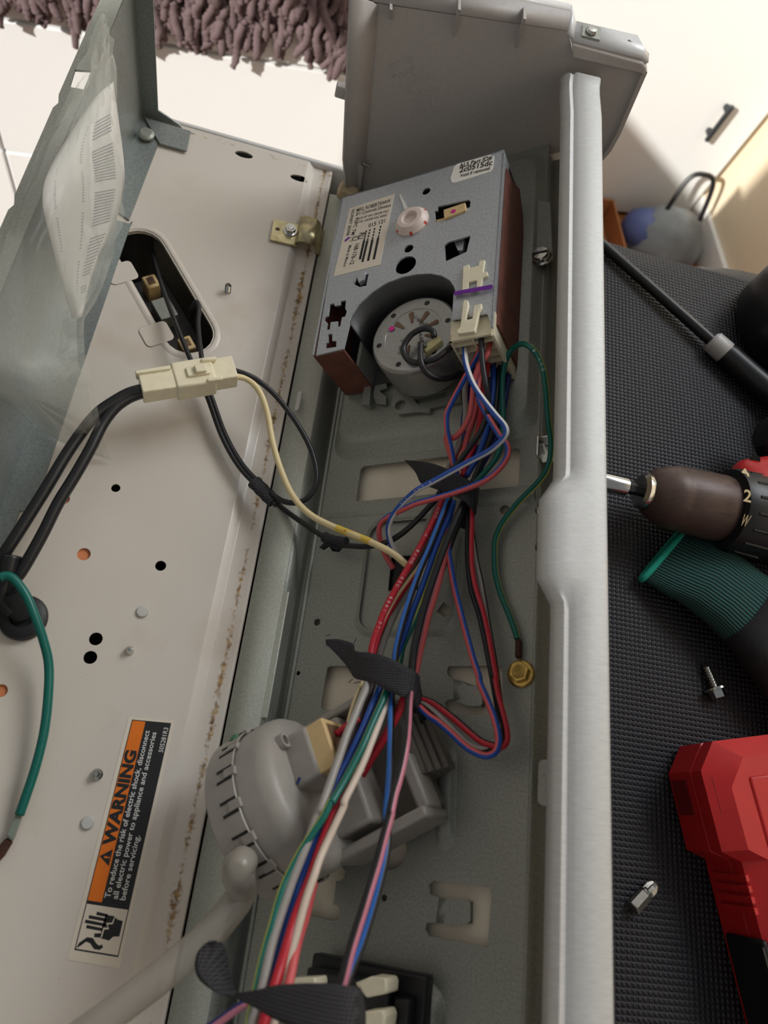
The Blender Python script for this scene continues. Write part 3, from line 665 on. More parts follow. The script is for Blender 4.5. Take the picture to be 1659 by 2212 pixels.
P = cons(1177, 1690, .004); b = MB(); b.prism(rrect(P[0] - .003, P[1] - .0095, P[0] + .004, P[1] + .0095, .0025), P[2] - .001, P[2]); part('side_tab', b, galv, cn)
for v in (1100, 1180):
    P = w2c(ypl(1165, v, ray_y(1165, v, 0, .10))); b = MB(); b.lathe([(.0024, 0), (.0024, .0008), (.0002, .0016)], P, ax=(-.6, 0, .8), n=12); part('weld_dimple', b, chrome, cn)

# ---- end cap, in world axes: everything on planes y = const
ce = thing('console_end_cap', 'pale grey moulded plastic end cap standing behind the timer', 'end cap', D, (.07, YC1, .0))
YP = .437
def yp(pts, y=YP): return [tuple(ypl(u, v, y)[[0, 2]]) for u, v in pts]
A = [(814, 4), (1225, 67)]
pan = yp([(806, -75), (814, 8), (1228, 68), (1236, 118), (1388, 152), (1392, 164), (1335, 282), (1316, 316), (1296, 342), (1230, 400), (800, 470), (776, 430), (786, 360), (806, 100)][1:])
b = MB(); b.prism(pan, YP, YP + .0025, ax=1); part('cap_panel', b, capgrey, ce)
b = MB(); lo = [ypl(u, v, YP) for u, v in ((806, 4), (1226, 67))]; hi = [ypl(u, v, YP + .010) for u, v in ((806, -62), (1232, 26))]
b.grid([[lo[0], lo[1]], [hi[0], hi[1]]]); part('top_band', b, capgrey, ce, solid=.002)
b = MB(); hi2 = [h + V(0, .006, .0) for h in hi]; b.grid([[hi[0], hi[1]], [hi2[0], hi2[1]]]); part('outer_lip', b, capwhite, ce, solid=.002)
for u, vt, ub, vb in ((842, 2, 841, 42), (990, 2, 977, 78), (1131, 22, 1112, 104)):
    a_ = ypl(u, vt - 8, YP + .008); c_ = ypl(ub, vb, YP); t_ = ypl(u, vt + 18, YP - .009)
    b = MB(); b.add([a_, c_, t_, a_ + V(.0016, 0, 0), c_ + V(.0016, 0, 0), t_ + V(.0016, 0, 0)], [(0, 1, 2), (5, 4, 3), (0, 3, 4, 1), (1, 4, 5, 2), (2, 5, 3, 0)]); part('gusset', b, capgrey, ce)
inn = [ypl(u, v, YP) for u, v in ((814, 8), (800, 200), (786, 360), (778, 430))]; outr = [ypl(u, v, YP - .012) for u, v in ((756, -10), (748, 180), (741, 345), (748, 420))]
b = MB(); b.grid([inn, outr]); part('side_band', b, capgrey, ce, solid=.002)
P = ypl(738, 198, YP - .008); b = MB(); b.box((P[0] - .004, P[1] - .002, P[2] - .004), (P[0] + .006, P[1] + .004, P[2] + .004)); part('snap_tab', b, capgrey, ce, bevel=.001)
# webs at the foot of the cap
f_ = [ypl(u, v, YP - .001) for u, v in ((742, 312), (786, 352), (778, 420), (745, 400))]; b = MB(); b.hexa(f_, [p + V(0, -.004, 0) for p in f_]); part('foot_web', b, capgrey, ce)
P = ypl(783, 352, YP - .004); b = MB(); pr = []
for k in range(5): pr += [(.0016, .0013 * k), (.0011, .0013 * k + .0007)]
b.lathe(pr, P, ax=(1, -.2, -.1), n=10); part('screw_tip', b, chrome, ce)
b = MB(); P = ypl(748, 402, YP - .006); rng = [P + V(*q) for q in ((-.006, 0, -.004), (.008, 0, -.006), (.010, 0, .002), (-.004, 0, .006))]; b.hexa(rng, [p + V(0, -.010, 0) for p in rng]); part('corner_boss', b, mat('rust_stained_plastic', (186, 166, 134), .6, 0, .4, 90), ce, bevel=.002)
# nose
nz = [(1236, 88), (1388, 128), (1396, 140), (1392, 158), (1384, 150), (1236, 116)]
b = MB(); b.prism(yp(nz), YP - .004, YP + .004, ax=1); part('nose_rim', b, capgrey, ce, bevel=.0008)
e = yp([(1392, 140), (1398, 150), (1340, 284), (1320, 320), (1299, 344), (1294, 340), (1314, 314), (1333, 280)]); b = MB(); b.prism(e, YP - .003, YP + .004, ax=1); part('nose_edge', b, capgrey, ce)
tp = [ypl(u, v, YP - .001) for u, v in ((1236, 87), (1385, 124), (1396, 138))]
dv = V(0, .013, .002); G = [tp, [p + dv * .5 for p in tp], [tp[0] + dv, tp[1] + dv + V(-.004, 0, 0), tp[2] + dv + V(-.014, -.004, .002)]]
b = MB(); b.grid(G); nt_ = part('nose_top', b, capwhite, ce, solid=.003, sharp=60)
b = MB(); q = [tp[0] + V(.001, 0, 0), tp[0] + V(.001, .012, 0.002), hi[1] + V(0, .006, 0), hi[1], ypl(1226, 67, YP)]; b.add(q, [(0, 1, 2, 3, 4)]); part('step_wall', b, capwhite, ce, solid=.002)
w_ = nrm(tp[1] - tp[0]); P = tp[0] + w_ * .010 + V(0, .006, .0026); nn = np.cross(w_, V(0, 1, 0)); nn = nn if nn[2] > 0 else -nn
b = MB(); b.hexa([P + w_ * a * .0055 + V(0, 1, .15) * c * .0045 for a, c in ((-1, -1), (1, -1), (1, 1), (-1, 1))], [P + w_ * a * .0055 + V(0, 1, .15) * c * .0045 + nn * .0012 for a, c in ((-1, -1), (1, -1), (1, 1), (-1, 1))]); part('speed_nut', b, galv, ce)
b = MB(); b.lathe([(.0034, .0012), (.0034, .0018), (.0028, .0030), (.0002, .0033)], P, ax=nn, n=16); part('screw_tip', b, chrome, ce)
# moulded marks on the panel
q = yp([(843, 140), (886, 122), (893, 146), (850, 165)]); b = MB()
for i in range(4):
    a_, c_ = np.array(q[i]), np.array(q[(i + 1) % 4]); d_ = nrm(c_ - a_); n_ = np.array([-d_[1], d_[0]]) * .0005
    b.prism([tuple(a_ - n_), tuple(c_ - n_), tuple(c_ + n_), tuple(a_ + n_)], YP - .0005, YP, ax=1)
part('moulded_frame', b, capgrey, ce)
b = MB()
for k in range(9):
    u0, v0 = 868 + k * 7, 168 + k * 11
    for j in range(5 - (k % 2)):
        P = ypl(u0 + j * 14 - k * 3, v0 - j * 6, YP); b.box((P[0] - .0013, YP - .0004, P[2] - .0010), (P[0] + .0013, YP, P[2] + .0010))
part('moulded_marks', b, capgrey, ce, kind='stuff')

# ================================================================== TIMER
HT = .049
tm = thing('washer_timer', 'square metal-cased wash timer with motor, screwed into the console tray', 'timer', C, (.063, .317, .006))
z3 = lambda pts, h=HT: [tuple(cons(660 + x / 2.86, 320 + y / 2.86, h)[:2]) for x, y in pts]
outl = z3([(250, 352), (1212, 12), (1240, 60), (1192, 1095), (1122, 1022), (905, 1060), (914, 905), (926, 880), (915, 850), (890, 815), (840, 787), (770, 774), (690, 778), (600, 795), (500, 832), (410, 890), (330, 962), (285, 1030), (268, 1068), (272, 1085), (235, 1240), (65, 1280)])
# straighten the case sides in console axes
xs = [p[0] for p in outl]; TX0, TX1 = .0095, .1190; TY1 = .3805
outl[0] = (TX0, TY1); outl[1] = (TX1 - .003, TY1); outl[2] = (TX1, TY1 - .003); outl[3] = (TX1 - .0005, outl[3][1])
holes = [z3([(150, 965), (178, 958), (180, 975), (215, 968), (218, 945), (250, 940), (245, 990), (255, 1010), (245, 1040), (225, 1045), (215, 1100), (200, 1105), (200, 1070), (155, 1075), (150, 1120), (130, 1125), (135, 1080), (115, 1060), (120, 1045), (140, 1035)]),
         z3([(140, 1150), (165, 1145), (165, 1190), (190, 1190), (190, 1228), (124, 1238), (126, 1205), (140, 1200)]),
         z3([(798, 390), (815, 385), (818, 360), (1008, 318), (1020, 330), (1015, 365), (985, 375), (860, 440), (805, 460)]),
         z3([(858, 600), (880, 580), (1020, 540), (995, 640), (865, 700)]),
         z3([(320, 800), (390, 775), (375, 850), (335, 858), (300, 840)])]
for x, y, r_ in ((745, 266, .0028), (637, 620, .0030), (618, 722, .0066)): holes.append(circle(z3([(x, y)])[0], r_, 18))
b = MB(); b.prism(outl, HT - .0011, HT, holes=holes); tpl_ = part('case_top', b, timer_steel, tm)
# case walls: steel skirt, brown board sides
yb = outl[3][1]
b = MB(); b.box((TX1 - .0012, yb, HT - .011), (TX1, TY1, HT)); b.box((TX0, TY1 - .0012, .012), (TX1, TY1, HT)); b.box((TX0, outl[-1][1] + .001, HT - .006), (TX0 + .0012, TY1, HT)); part('case_skirt', b, timer_steel, tm)
b = MB(); b.prism([(yb + .004, HT - .004), (TY1 - .012, HT - .004), (TY1 - .012, .036), (TY1 - .002, .020), (TY1 - .014, .0105), (TY1 - .028, .0075), (yb + .004, .0075)], TX1 + .0001, TX1 + .0016, ax=0); part('side_board', b, brown, tm)
b = MB(); b.box((TX0 + .0006, outl[-1][1], .0072), (TX0 + .002, TY1, HT - .001)); part('side_board', b, brown, tm)
b = MB(); b.box((TX0 + .002, outl[-1][1] - .0002, .0070), (outl[-2][0], outl[-1][1] + .0013, HT - .001)); part('front_board', b, brown, tm)
b = MB(); q0 = outl[-2]; b.prism([(q0[0] - .002, q0[1]), (q0[0], q0[1]), outl[-4], (outl[-4][0] - .002, outl[-4][1])], .008, .030); part('inner_bracket', b, galv, tm)
# well behind the motor
arc = outl[6:-2]
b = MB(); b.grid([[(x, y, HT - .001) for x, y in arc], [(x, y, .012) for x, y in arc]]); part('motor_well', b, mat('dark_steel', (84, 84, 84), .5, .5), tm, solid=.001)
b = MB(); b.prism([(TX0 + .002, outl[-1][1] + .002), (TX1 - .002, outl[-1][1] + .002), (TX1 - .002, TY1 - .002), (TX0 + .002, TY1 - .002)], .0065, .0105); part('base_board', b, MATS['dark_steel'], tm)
# bits on the case top
P = cons(890, 480, HT); b = MB(); n_ = 24
b.lathe([(.0108, 0), (.0108, .0010), (.0098, .0018), (.0092, .0030), (.0078, .0042), (.0052, .0044), (.0044, .0038), (.0042, .002), (.0002, .002)], P, n=36)
for j in (0, 1):
    for i in range(36):
        if i % 6 == 0: b.m[j * 36 + i] = 1
part('cam_wheel', b, [mat('cam_white', (224, 206, 196), .4), mat('cam_red', (200, 60, 40), .5)], tm, label='white cam wheel with red marks')
q = z3([(855, 390), (990, 345), (995, 392), (860, 447)]); b = MB(); b.prism(q, HT - .004, HT + .0012); part('slide_block', b, tan, tm, bevel=.0004, label='tan slide block')
q = z3([(805, 440), (860, 425), (860, 447), (812, 463)]); b = MB(); b.prism(q, HT - .005, HT - .0005); part('slide_block', b, tan, tm)
P = cons(660 + 913 / 2.86, 320 + 390 / 2.86, HT + .0013); b = MB(); b.lathe([(.0016, 0), (.0002, .0001)], P, n=12); part('ink_dot', b, pinkink, tm)
q = z3([(920, 585), (985, 570), (975, 640), (945, 640)], HT - .004); b = MB(); b.prism(q, HT - .006, HT - .003); part('inner_lever', b, timer_steel, tm)
q = z3([(330, 800), (385, 780), (370, 830), (340, 850)], HT - .002); b = MB(); b.prism(q, HT - .003, HT + .0008); part('inner_lever', b, timer_steel, tm)
q = z3([(580, 290), (590, 288), (634, 372), (612, 384)]); b = MB(); b.prism(q, HT, HT + .0004); part('scribe_mark', b, whitek, tm)
# white locking clips and marker
q = z3([(975, 735), (1012, 722), (1015, 745), (1072, 728), (1075, 700), (1110, 695), (1098, 770), (1125, 768), (1128, 790), (1095, 805), (1080, 880), (1058, 885), (1060, 820), (1010, 830), (1000, 895), (968, 900)], HT + .001); b = MB(); b.prism(q, HT, HT + .0016); part('locking_clip', b, cream, tm, bevel=.0003)
q = z3([(918, 885), (1150, 842), (1158, 852), (1150, 868), (918, 910)], HT + .0018); b = MB(); b.prism(q, HT + .0016, HT + .0018); part('marker_stroke', b, purple, tm, label='purple marker stroke')
q = z3([(972, 945), (985, 935), (1003, 940), (1006, 955), (988, 1062), (1030, 1050), (1040, 970), (1087, 958), (1085, 985), (1072, 1000), (1048, 1118), (1042, 1132), (940, 1146), (932, 1128), (955, 1100)], HT + .003); b = MB(); b.prism(q, HT + .0004, HT + .003); part('locking_clip', b, cream, tm, bevel=.0004)
# plug block
CX0, CX1 = cons(660 + 905 / 2.86, 320 + 1075 / 2.86, .045)[0], .1192
CY0 = cons(660 + 1115 / 2.86, 320 + 1165 / 2.86, .045)[1]; CY1 = max(outl[4][1], outl[5][1]) + .001
pb = thing('timer_plug', 'cream nylon multi-way plug pushed into the timer', 'connector', C, ((CX0 + CX1) / 2, (CY0 + CY1) / 2, .0085))
b = MB(); b.box((CX0, CY0 + .004, .0085), (CX1, CY1, .0462)); part('plug_body', b, cream, pb, bevel=.0004)
b = MB(); b.box((CX0, CY0, .045), (CX1, CY0 + .0045, .0465)); b.box((CX1 - .0014, CY0 - .002, .0075), (CX1 + .0002, CY1, .0475)); b.box((CX0, CY0, .0085), (CX0 + .0012, CY0 + .0045, .0465)); part('plug_shroud', b, cream, pb)
for k in range(1, 7):
    z_ = .0465 - k * .0060; b = MB(); b.box((CX0 + .0012, CY0, z_), (CX1 - .0014, CY0 + .0045, z_ + .0009)); part('cell_wall', b, cream, pb)
xm = (CX0 + CX1) / 2; b = MB(); b.box((xm - .0005, CY0 + .0003, .0085), (xm + .0005, CY0 + .0045, .045)); part('cell_wall', b, cream, pb)
# motor
P = cons(892, 720, .042); mr = .0262
mo = part('motor_can', MB().lathe([(mr, -.024), (mr, -.004), (mr * .99, -.0018), (mr * .95, -.0003), (mr * .92, 0), (mr * .66, 0), (mr * .655, -.0003), (.0004, -.0003)], P, n=48), motor_steel, tm, label='round silver timer motor')
for k in range(9):
    a = k * 2 * math.pi / 9 + .35
    if k in (4, 5): continue
    b = MB(); d_ = V(math.cos(a), math.sin(a), 0); n_ = V(-d_[1], d_[0], 0); c0 = P + V(0, 0, .00002)
    b.add([c0 + d_ * mr * .30 + n_ * .0006, c0 + d_ * mr * .58 + n_ * .0017, c0 + d_ * mr * .61, c0 + d_ * mr * .58 - n_ * .0017, c0 + d_ * mr * .30 - n_ * .0006], [(0, 4, 3, 2, 1)])
    part('vent_slot', b, mat('slot_brown', (112, 84, 66), .6), mo)
for k in range(6):
    a = k * math.pi / 3 + .2; d_ = V(math.cos(a), math.sin(a), 0); b = MB(); b.lathe([(.0017, .00003), (.0002, .00004)], P + d_ * mr * .80, n=12); part('can_hole', b, black, mo)
exm = nrm(cons(940, 760, .042) - cons(880, 640, .042))
def mtxt(s, u0, v0, u1, v1, hg): lettering(s, cons(u0, v0, .042), cons(u1, v1, .042), hg, (0, 0, 1), ink, mo, lift=.00012)
mtxt('1/3RPM', 894, 686, 916, 706, .0018); mtxt('CW', 904, 702, 915, 714, .0018); mtxt('14-095', 903, 717, 908, 746, .0022); mtxt('3 W', 865, 735, 868, 752, .0022); mtxt('60HZ', 862, 748, 860, 766, .0018); mtxt('H5', 918, 700, 925, 708, .0016)
q = cons(846, 710, .0422); b = MB(); b.lathe([(.0018, .0001), (.0002, .0002)], q, n=9); part('ink_dot', b, pinkink, mo)
# lead block on the motor rim, its bracket and the white tab
q = [cons(*s, .043) for s in ((912, 757), (948, 728), (958, 740), (922, 768))]; b = MB(); b.prism([(s[0], s[1]) for s in q], .036, .0455); part('lead_block', b, mat('amber_plastic', (186, 176, 128), .35), tm, bevel=.0008)
b = MB(); q = [cons(*s, .022) for s in ((953, 800), (985, 745), (1000, 745), (978, 806))]; b.hexa([s + V(0, 0, -.001) for s in q], q); part('flat_terminal', b, mat('dull_white', (196, 194, 180), .5), tm)
zq = lambda pts, h: [tuple(cons(660 + x / 2.86, 320 + y / 2.86, h)[:2]) for x, y in pts]
b = MB(); b.prism(zq([(530, 1580), (545, 1490), (640, 1500), (950, 1420), (960, 1560), (770, 1600), (765, 1630), (690, 1625), (570, 1640)], .010), .008, .0095, holes=[zq([(665, 1545), (860, 1495), (875, 1530), (690, 1580)], .010), circle(zq([(583, 1583)], .010)[0], .0036, 14)]); part('motor_bracket', b, galv, tm)
b = MB(); b.prism(zq([(350, 1585), (400, 1180), (425, 1180), (395, 1590)], .012), .008, .0125); part('inner_bracket', b, galv, tm)
b = MB(); b.prism(zq([(420, 1540), (430, 1460), (500, 1440), (505, 1480), (455, 1500), (500, 1540), (498, 1585), (440, 1580)], .009), .008, .0095); part('inner_bracket', b, galv, tm)
# black motor leads, looped over the can
def mp(u, v, h): return cons(u, v, h)
b = MB(); b.tube(catmull([mp(938, 729, .046), mp(934, 715, .047), mp(915, 710, .048), mp(890, 722, .048), mp(874, 744, .0475), mp(872, 762, .047), mp(885, 780, .046), mp(910, 783, .0455), mp(940, 775, .045), mp(965, 757, .042), mp(985, 742, .034)], 6), .0017, 10); part('motor_lead', b, wblack, tm, sharp=180)
b = MB(); b.tube(catmull([mp(917, 752, .0455), mp(910, 742, .047), mp(908, 760, .048), mp(910, 785, .048), mp(922, 805, .044), mp(945, 818, .038), mp(975, 816, .030), mp(995, 806, .022)], 6), .0017, 10); part('motor_lead', b, wblack, tm, sharp=180)
# rating label
LP = [cons(*s, HT + .0002) for s in ((755.6, 450), (852, 418.8), (820.7, 571.6), (720.4, 597.5))]
b = MB(); b.hexa([p + V(0, 0, -.0002) for p in reversed(LP)], [p for p in reversed(LP)]); rl = part('rating_label', b, paperl, tm, label='printed paper rating label')
def rq(x, y):                      # label position from the close-up picture
    return cons(700 + x / 6.38, 400 + y / 6.38, HT + .0002)
for s, x0, y0, x1, y1, hg in (('MFG: ROBERTSHAW', 445, 372, 915, 235, .0030), ('BY: Controls Division', 440, 425, 920, 292, .0026), ('1/2 HP 10A 120/240 VAC', 490, 470, 885, 368, .0018), ('15A 120/240 VAC 60HZ', 480, 522, 865, 425, .0018),
                              ('015 121', 612, 585, 838, 515, .0032), ('NO/PART 202706', 385, 342, 305, 700, .0022), ('RSPC TM', 438, 455, 372, 690, .0026), ('168-176-12', 432, 812, 350, 1098, .0030), ('Made in Mexico', 345, 832, 265, 1128, .0020), ('RU', 492, 660, 462, 745, .0042), ('(C)', 395, 710, 380, 775, .0050)):
    lettering(s, rq(x0, y0), rq(x1, y1), hg, (0, 0, 1), ink, rl, bold=.01, lift=.0001)
b = MB()
for x0, y0, x1, y1 in ((780, 575, 690, 1000), (697, 605, 612, 1020), (632, 620, 535, 1035), (580, 640, 500, 1000)):
    for k in range(11):
        P = rq(x0 + (x1 - x0) * k / 10, y0 + (y1 - y0) * k / 10); w = .0008 if k < 4 else .0013
        b.box((P[0] - w * .6, P[1] - w, P[2]), (P[0] + w * .6, P[1] + w, P[2] + .0001))
part('print_marks', b, ink, rl, kind='stuff')
P0, P1 = rq(285, 770), rq(350, 715); b = MB(); b.tube([P0, P1], .0012, 6, flat=.1); part('marker_dash', b, purple, rl)
# identification sticker
q = [cons(*s, HT + .0002)[:2] for s in ((976, 394), (973, 385), (981, 360), (988, 354), (1060, 334), (1068, 338), (1065, 362), (1058, 371), (985, 394))]
b = MB(); b.prism([tuple(p) for p in q], HT, HT + .0002); il = part('id_sticker', b, mat('sticker_white', (236, 230, 220), .5), tm, label='rounded white identification sticker')
for s, u0, v0, u1, v1, hg in (('ALS Part ID#', 992, 363, 1063, 344, .0034), ('2c0515dc', 992, 373, 1063, 356, .0042), ('Void if removed', 994, 383, 1058, 366, .0026)):
    lettering(s, cons(u0, v0, HT + .0003), cons(u1, v1, HT + .0003), hg, (0, 0, 1), ink, il, bold=.015, lift=.0001)

# ================================================================== PRESSURE SWITCH
c0 = cons(615, 1735, .036); e = cons(935, 1690, .02) - cons(800, 1762, .02); e[2] = 0; e = nrm(e); e = nrm(e + V(0, 0, .04)); wv = nrm(np.cross(V(0, 0, 1), e)); uvv = np.cross(e, wv)
ps = thing('pressure_switch', 'grey plastic water-level pressure switch lying on the console tray', 'pressure switch', C, (c0[0], c0[1], 0))
def L(t, w, u): return c0 + e * t + wv * w + uvv * u          # along axis, sideways, up
rd = .0365
b = MB(); b.lathe([(.006, -.016), (rd * .96, -.016), (rd, -.0145), (rd, .0), (rd * .985, .0004), (rd * .985, -.012)], c0, ax=e, n=64, cap1=False); rim = part('snap_ring', b, greyp, ps)
b = MB(); b.lathe([(rd * .96, -.012), (rd * .96, .010), (rd * .94, .0135), (rd * .88, .0165), (rd * .80, .0180), (.001, .0185)], c0, ax=e, n=64); part('drum', b, greyp, ps, sharp=60)
ring_u = nrm(np.cross(nrm(e), np.array((1, 0, 0)) if abs(e[0]) < .8 else np.array((0, 1, 0)))); ring_w = np.cross(nrm(e), ring_u)
for k in range(16):
    a = 2 * math.pi * k / 16 + .1; r_ = math.cos(a) * ring_u + math.sin(a) * ring_w; tg = np.cross(e, r_)
    b = MB()
    for s in (-1, 1):
        q = [c0 + r_ * (rd + .0002) + e * t_ + tg * (s * .0026 + w_) for t_, w_ in ((-.008, -.0006), (0, -.0006), (0, .0006), (-.008, .0006))]
        b.hexa([p - r_ * .001 for p in q], q)
    part('ring_slot', b, greyd, rim)
    b = MB(); q = [c0 + r_ * (rd + .0001) + e * t_ + tg * w_ for t_, w_ in ((-.004, -.0019), (.0015, -.0019), (.0015, .0019), (-.004, .0019))]; b.hexa([p - r_ * .0014 for p in q], [p + r_ * .0005 for p in q]); part('snap_lug', b, greyp, rim)
# body block, plug housing, two arms and foot
def lbox(mb, t0, t1, w0, w1, u0, u1): return mb.hexa([L(t, w, u0) for t, w in ((t0, w0), (t1, w0), (t1, w1), (t0, w1))], [L(t, w, u1) for t, w in ((t0, w0), (t1, w0), (t1, w1), (t0, w1))])
b = MB(); lbox(b, .012, .036, -.024, .026, -.030, -.004); part('body_block', b, greyp, ps, bevel=.002)
b = MB(); lbox(b, .012, .031, -.004, .020, -.012, .0185); part('plug_housing', b, greyp, ps, bevel=.0022)
b = MB(); lbox(b, .012, .056, .0265, .0305, -.030, -.006); part('frame_arm', b, greyp, ps, bevel=.0012)
b = MB(); lbox(b, .012, .060, -.0330, -.0280, -.030, -.004); part('frame_arm', b, greyp, ps, bevel=.0012)
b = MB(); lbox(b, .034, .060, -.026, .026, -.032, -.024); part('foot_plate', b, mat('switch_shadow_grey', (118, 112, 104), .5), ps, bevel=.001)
b = MB(); lbox(b, .055, .061, -.029, -.004, -.024, -.008); part('end_wall', b, greyp, ps, bevel=.0015)
for k in range(4):
    b = MB(); lbox(b, .060 + k * .0028, .0625 + k * .0028, -.014, .016, -.032, -.014 - .003 * k); part('step_rib', b, MATS['switch_shadow_grey'], ps)
P = L(.0182, .026, .010); b = MB(); b.lathe([(.0034, -.002), (.0034, .003), (.0022, .003), (.0022, -.001)], L(.018, .017, .021) , ax=e, n=16); part('guide_boss', b, greyp, ps)
b = MB(); lbox(b, .026, .039, -.003, .019, -.008, .0178); pk = part('terminal_housing', b, tan, ps, bevel=.0008, label='tan nylon terminal housing')
b = MB(); lbox(b, .0386, .0392, -.0005, .0165, -.0055, .0155); part('housing_mouth', b, mat('mouth_brown', (110, 84, 58), .6), pk)
for t_, w_ in ((.0145, .001), (.019, -.002)):
    b = MB(); b.tube([L(t_, w_, .0186), L(t_ + .002, w_ + .002, .0186)], .0006, 6); part('ink_tick', b, wdblue, ps)
nb = c0 - e * .007
def pix(p): q_ = R @ (c2w(p) - CAM); return np.array([PX + FPX * q_[0] / q_[2], PY + FPX * q_[1] / q_[2]])
noz = min((nrm(wv * math.cos(a) + uvv * math.sin(a)) for a in np.arange(-math.pi, math.pi, .05)), key=lambda d_: np.linalg.norm(pix(nb + d_ * .040) - (553, 1850)) - 40 * d_[2])
b = MB(); b.lathe([(.0050, .030), (.0050, .044), (.0044, .046)], nb, ax=noz, n=18); part('hose_nozzle', b, greyp, ps)
P = L(-.004, .030, .020); b = MB(); b.lathe([(.0024, 0), (.002, .0012), (.0002, .0018)], P, ax=r_, n=10); part('paint_dab', b, mat('green_paint', (72, 120, 92), .4), ps, label='dab of green paint')
# hose
hb = nb + noz * .0385
hp = [hb, hb + noz * .007] + [cons(u, v, h) for u, v, h in ((522, 1925, .058), (490, 1975, .062), (430, 2040, .067), (355, 2103, .073), (270, 2168, .080), (180, 2235, .086), (60, 2320, .09))]
b = MB(); hp = catmull(hp, 8); b.tube(hp, [.0061 + (.0004 if i in (5, 6, 10, 11) else 0) for i in range(len(hp))], 18)
solo('pressure_hose', b, hosem, 'milky translucent hose leaving the grey pressure switch', 'hose', frame=C, sharp=180)

# ================================================================== BLACK PUSH SWITCH at the near end
sx0, sx1 = cons(655, 2090, .02)[0], cons(912, 2100, .02)[0]; sy1 = cons(780, 2085, .02)[1]
bs = thing('selector_switch', 'black rocker selector switch block with cream spade terminals', 'switch', C, ((sx0 + sx1) / 2, sy1 - .03, .0055))
b = MB(); b.box((sx0, sy1 - .07, .0056), (sx1, sy1, .0135)); part('flange', b, black, bs, bevel=.0012)
b = MB(); b.box((sx0 + .004, sy1 - .066, .0135), (sx1 - .012, sy1 - .004, .024)); part('body', b, black, bs, bevel=.001)
b = MB(); b.box((sx1 - .011, sy1 - .066, .0135), (sx1 - .004, sy1 - .008, .021)); part('side_rail', b, black, bs, bevel=.001)
zz = (400, 1950); sc = 2.765
for pts in ([(1010, 480), (1110, 440), (1195, 450), (1205, 480), (1200, 545), (1080, 570)], [(1060, 650), (1180, 640), (1195, 680), (1185, 760), (1060, 790)], [(590, 480), (625, 450), (775, 445), (780, 500), (600, 510)]):
    q = [cons(zz[0] + x / sc, zz[1] + y / sc, .034) for x, y in pts]; b = MB(); b.prism([tuple(s[:2]) for s in q], .022, .034); part('spade_terminal', b, cream, bs, bevel=.0008, label='cream spade terminal cover')

# ================================================================== WIRES of the console (console axes)
R1 = ((900, 720), 5.184); R2 = ((760, 1060), 4.608); R3 = ((640, 1360), 5.184); R4 = ((520, 1700), 4.148); R5 = ((840, 1440), 5.53)
def hp_(pts, hs):
    n = len(pts); return [cons(p[0], p[1], float(np.interp(i / (n - 1), np.linspace(0, 1, len(hs)), hs))) for i, p in enumerate(pts)]
def plugpt(u, v): return w2c(ypl(u, v, CY0 + .003))
CAMC = w2c(CAM)
WIRES = {}
def wire(name, label, segs, mats, r=.00155, stripe_side=None, start=None, group='wires of the console harness', sw=4, frame=C, n=12):
    """segs: list of (region or None, points, heights); stripe_side gives the console direction the stripe faces"""
    P = [] if start is None else [start]
    for reg, pts, hs in segs:
        q = Z(reg[0], reg[1], pts) if reg else pts
        P += hp_(q, hs)
    path = catmull(P, 6); b_ = MB()
    st = None
    if isinstance(mats, (list, tuple)) and len(mats) > 1: st = 1
    b_.tube(path, r, n, stripe=st, stripe_dir=stripe_side, sw=sw)
    o = solo(name, b_, mats, label, 'wire', frame=frame, group=group, sharp=180); WIRES[o.name] = (o, path, r); return o
def wprint(o, text, s0, hgt, gap, m, flip=False):
    """characters printed along the wire on the side that faces up to the viewer"""
    ob, path, r = WIRES[o.name]; P = np.array(path); seg = np.linalg.norm(np.diff(P, axis=0), axis=1); cum = np.concatenate([[0], np.cumsum(seg)]); mb = MB(); s = s0
    for ch in text:
        if ch != ' ':
            cu = bpy.data.curves.new('t', 'FONT'); cu.body = ch; cu.resolution_u = 2; to = bpy.data.objects.new('t', cu); me = bpy.data.meshes.new_from_object(to); bpy.data.objects.remove(to); bpy.data.curves.remove(cu)
            co = np.array([v.co for v in me.vertices]); fs = [tuple(p.vertices) for p in me.polygons]; bpy.data.meshes.remove(me)
            c = np.array([np.interp(s, cum, P[:, k]) for k in range(3)]); c2 = np.array([np.interp(s + .001, cum, P[:, k]) for k in range(3)]); tg = nrm(c2 - c)
            vw = nrm(CAMC - c); vw = nrm(vw - tg * (vw @ tg)); sd_ = np.cross(vw, tg)
            xm_ = co[:, 0].mean()
            vs = []
            for q in co:
                a = (q[0] - xm_) * hgt * 1.4; w_ = (q[1] - .35) * hgt * 1.4; th = w_ / r
                vs.append(c + tg * a + (r + .00005) * (math.cos(th) * vw + math.sin(th) * sd_))
            mb.add(vs, fs)
        s += gap
    part('wire_print', mb, m, ob)
UPR = (.8, .1, .6); UPL = (-.6, 0, .8)
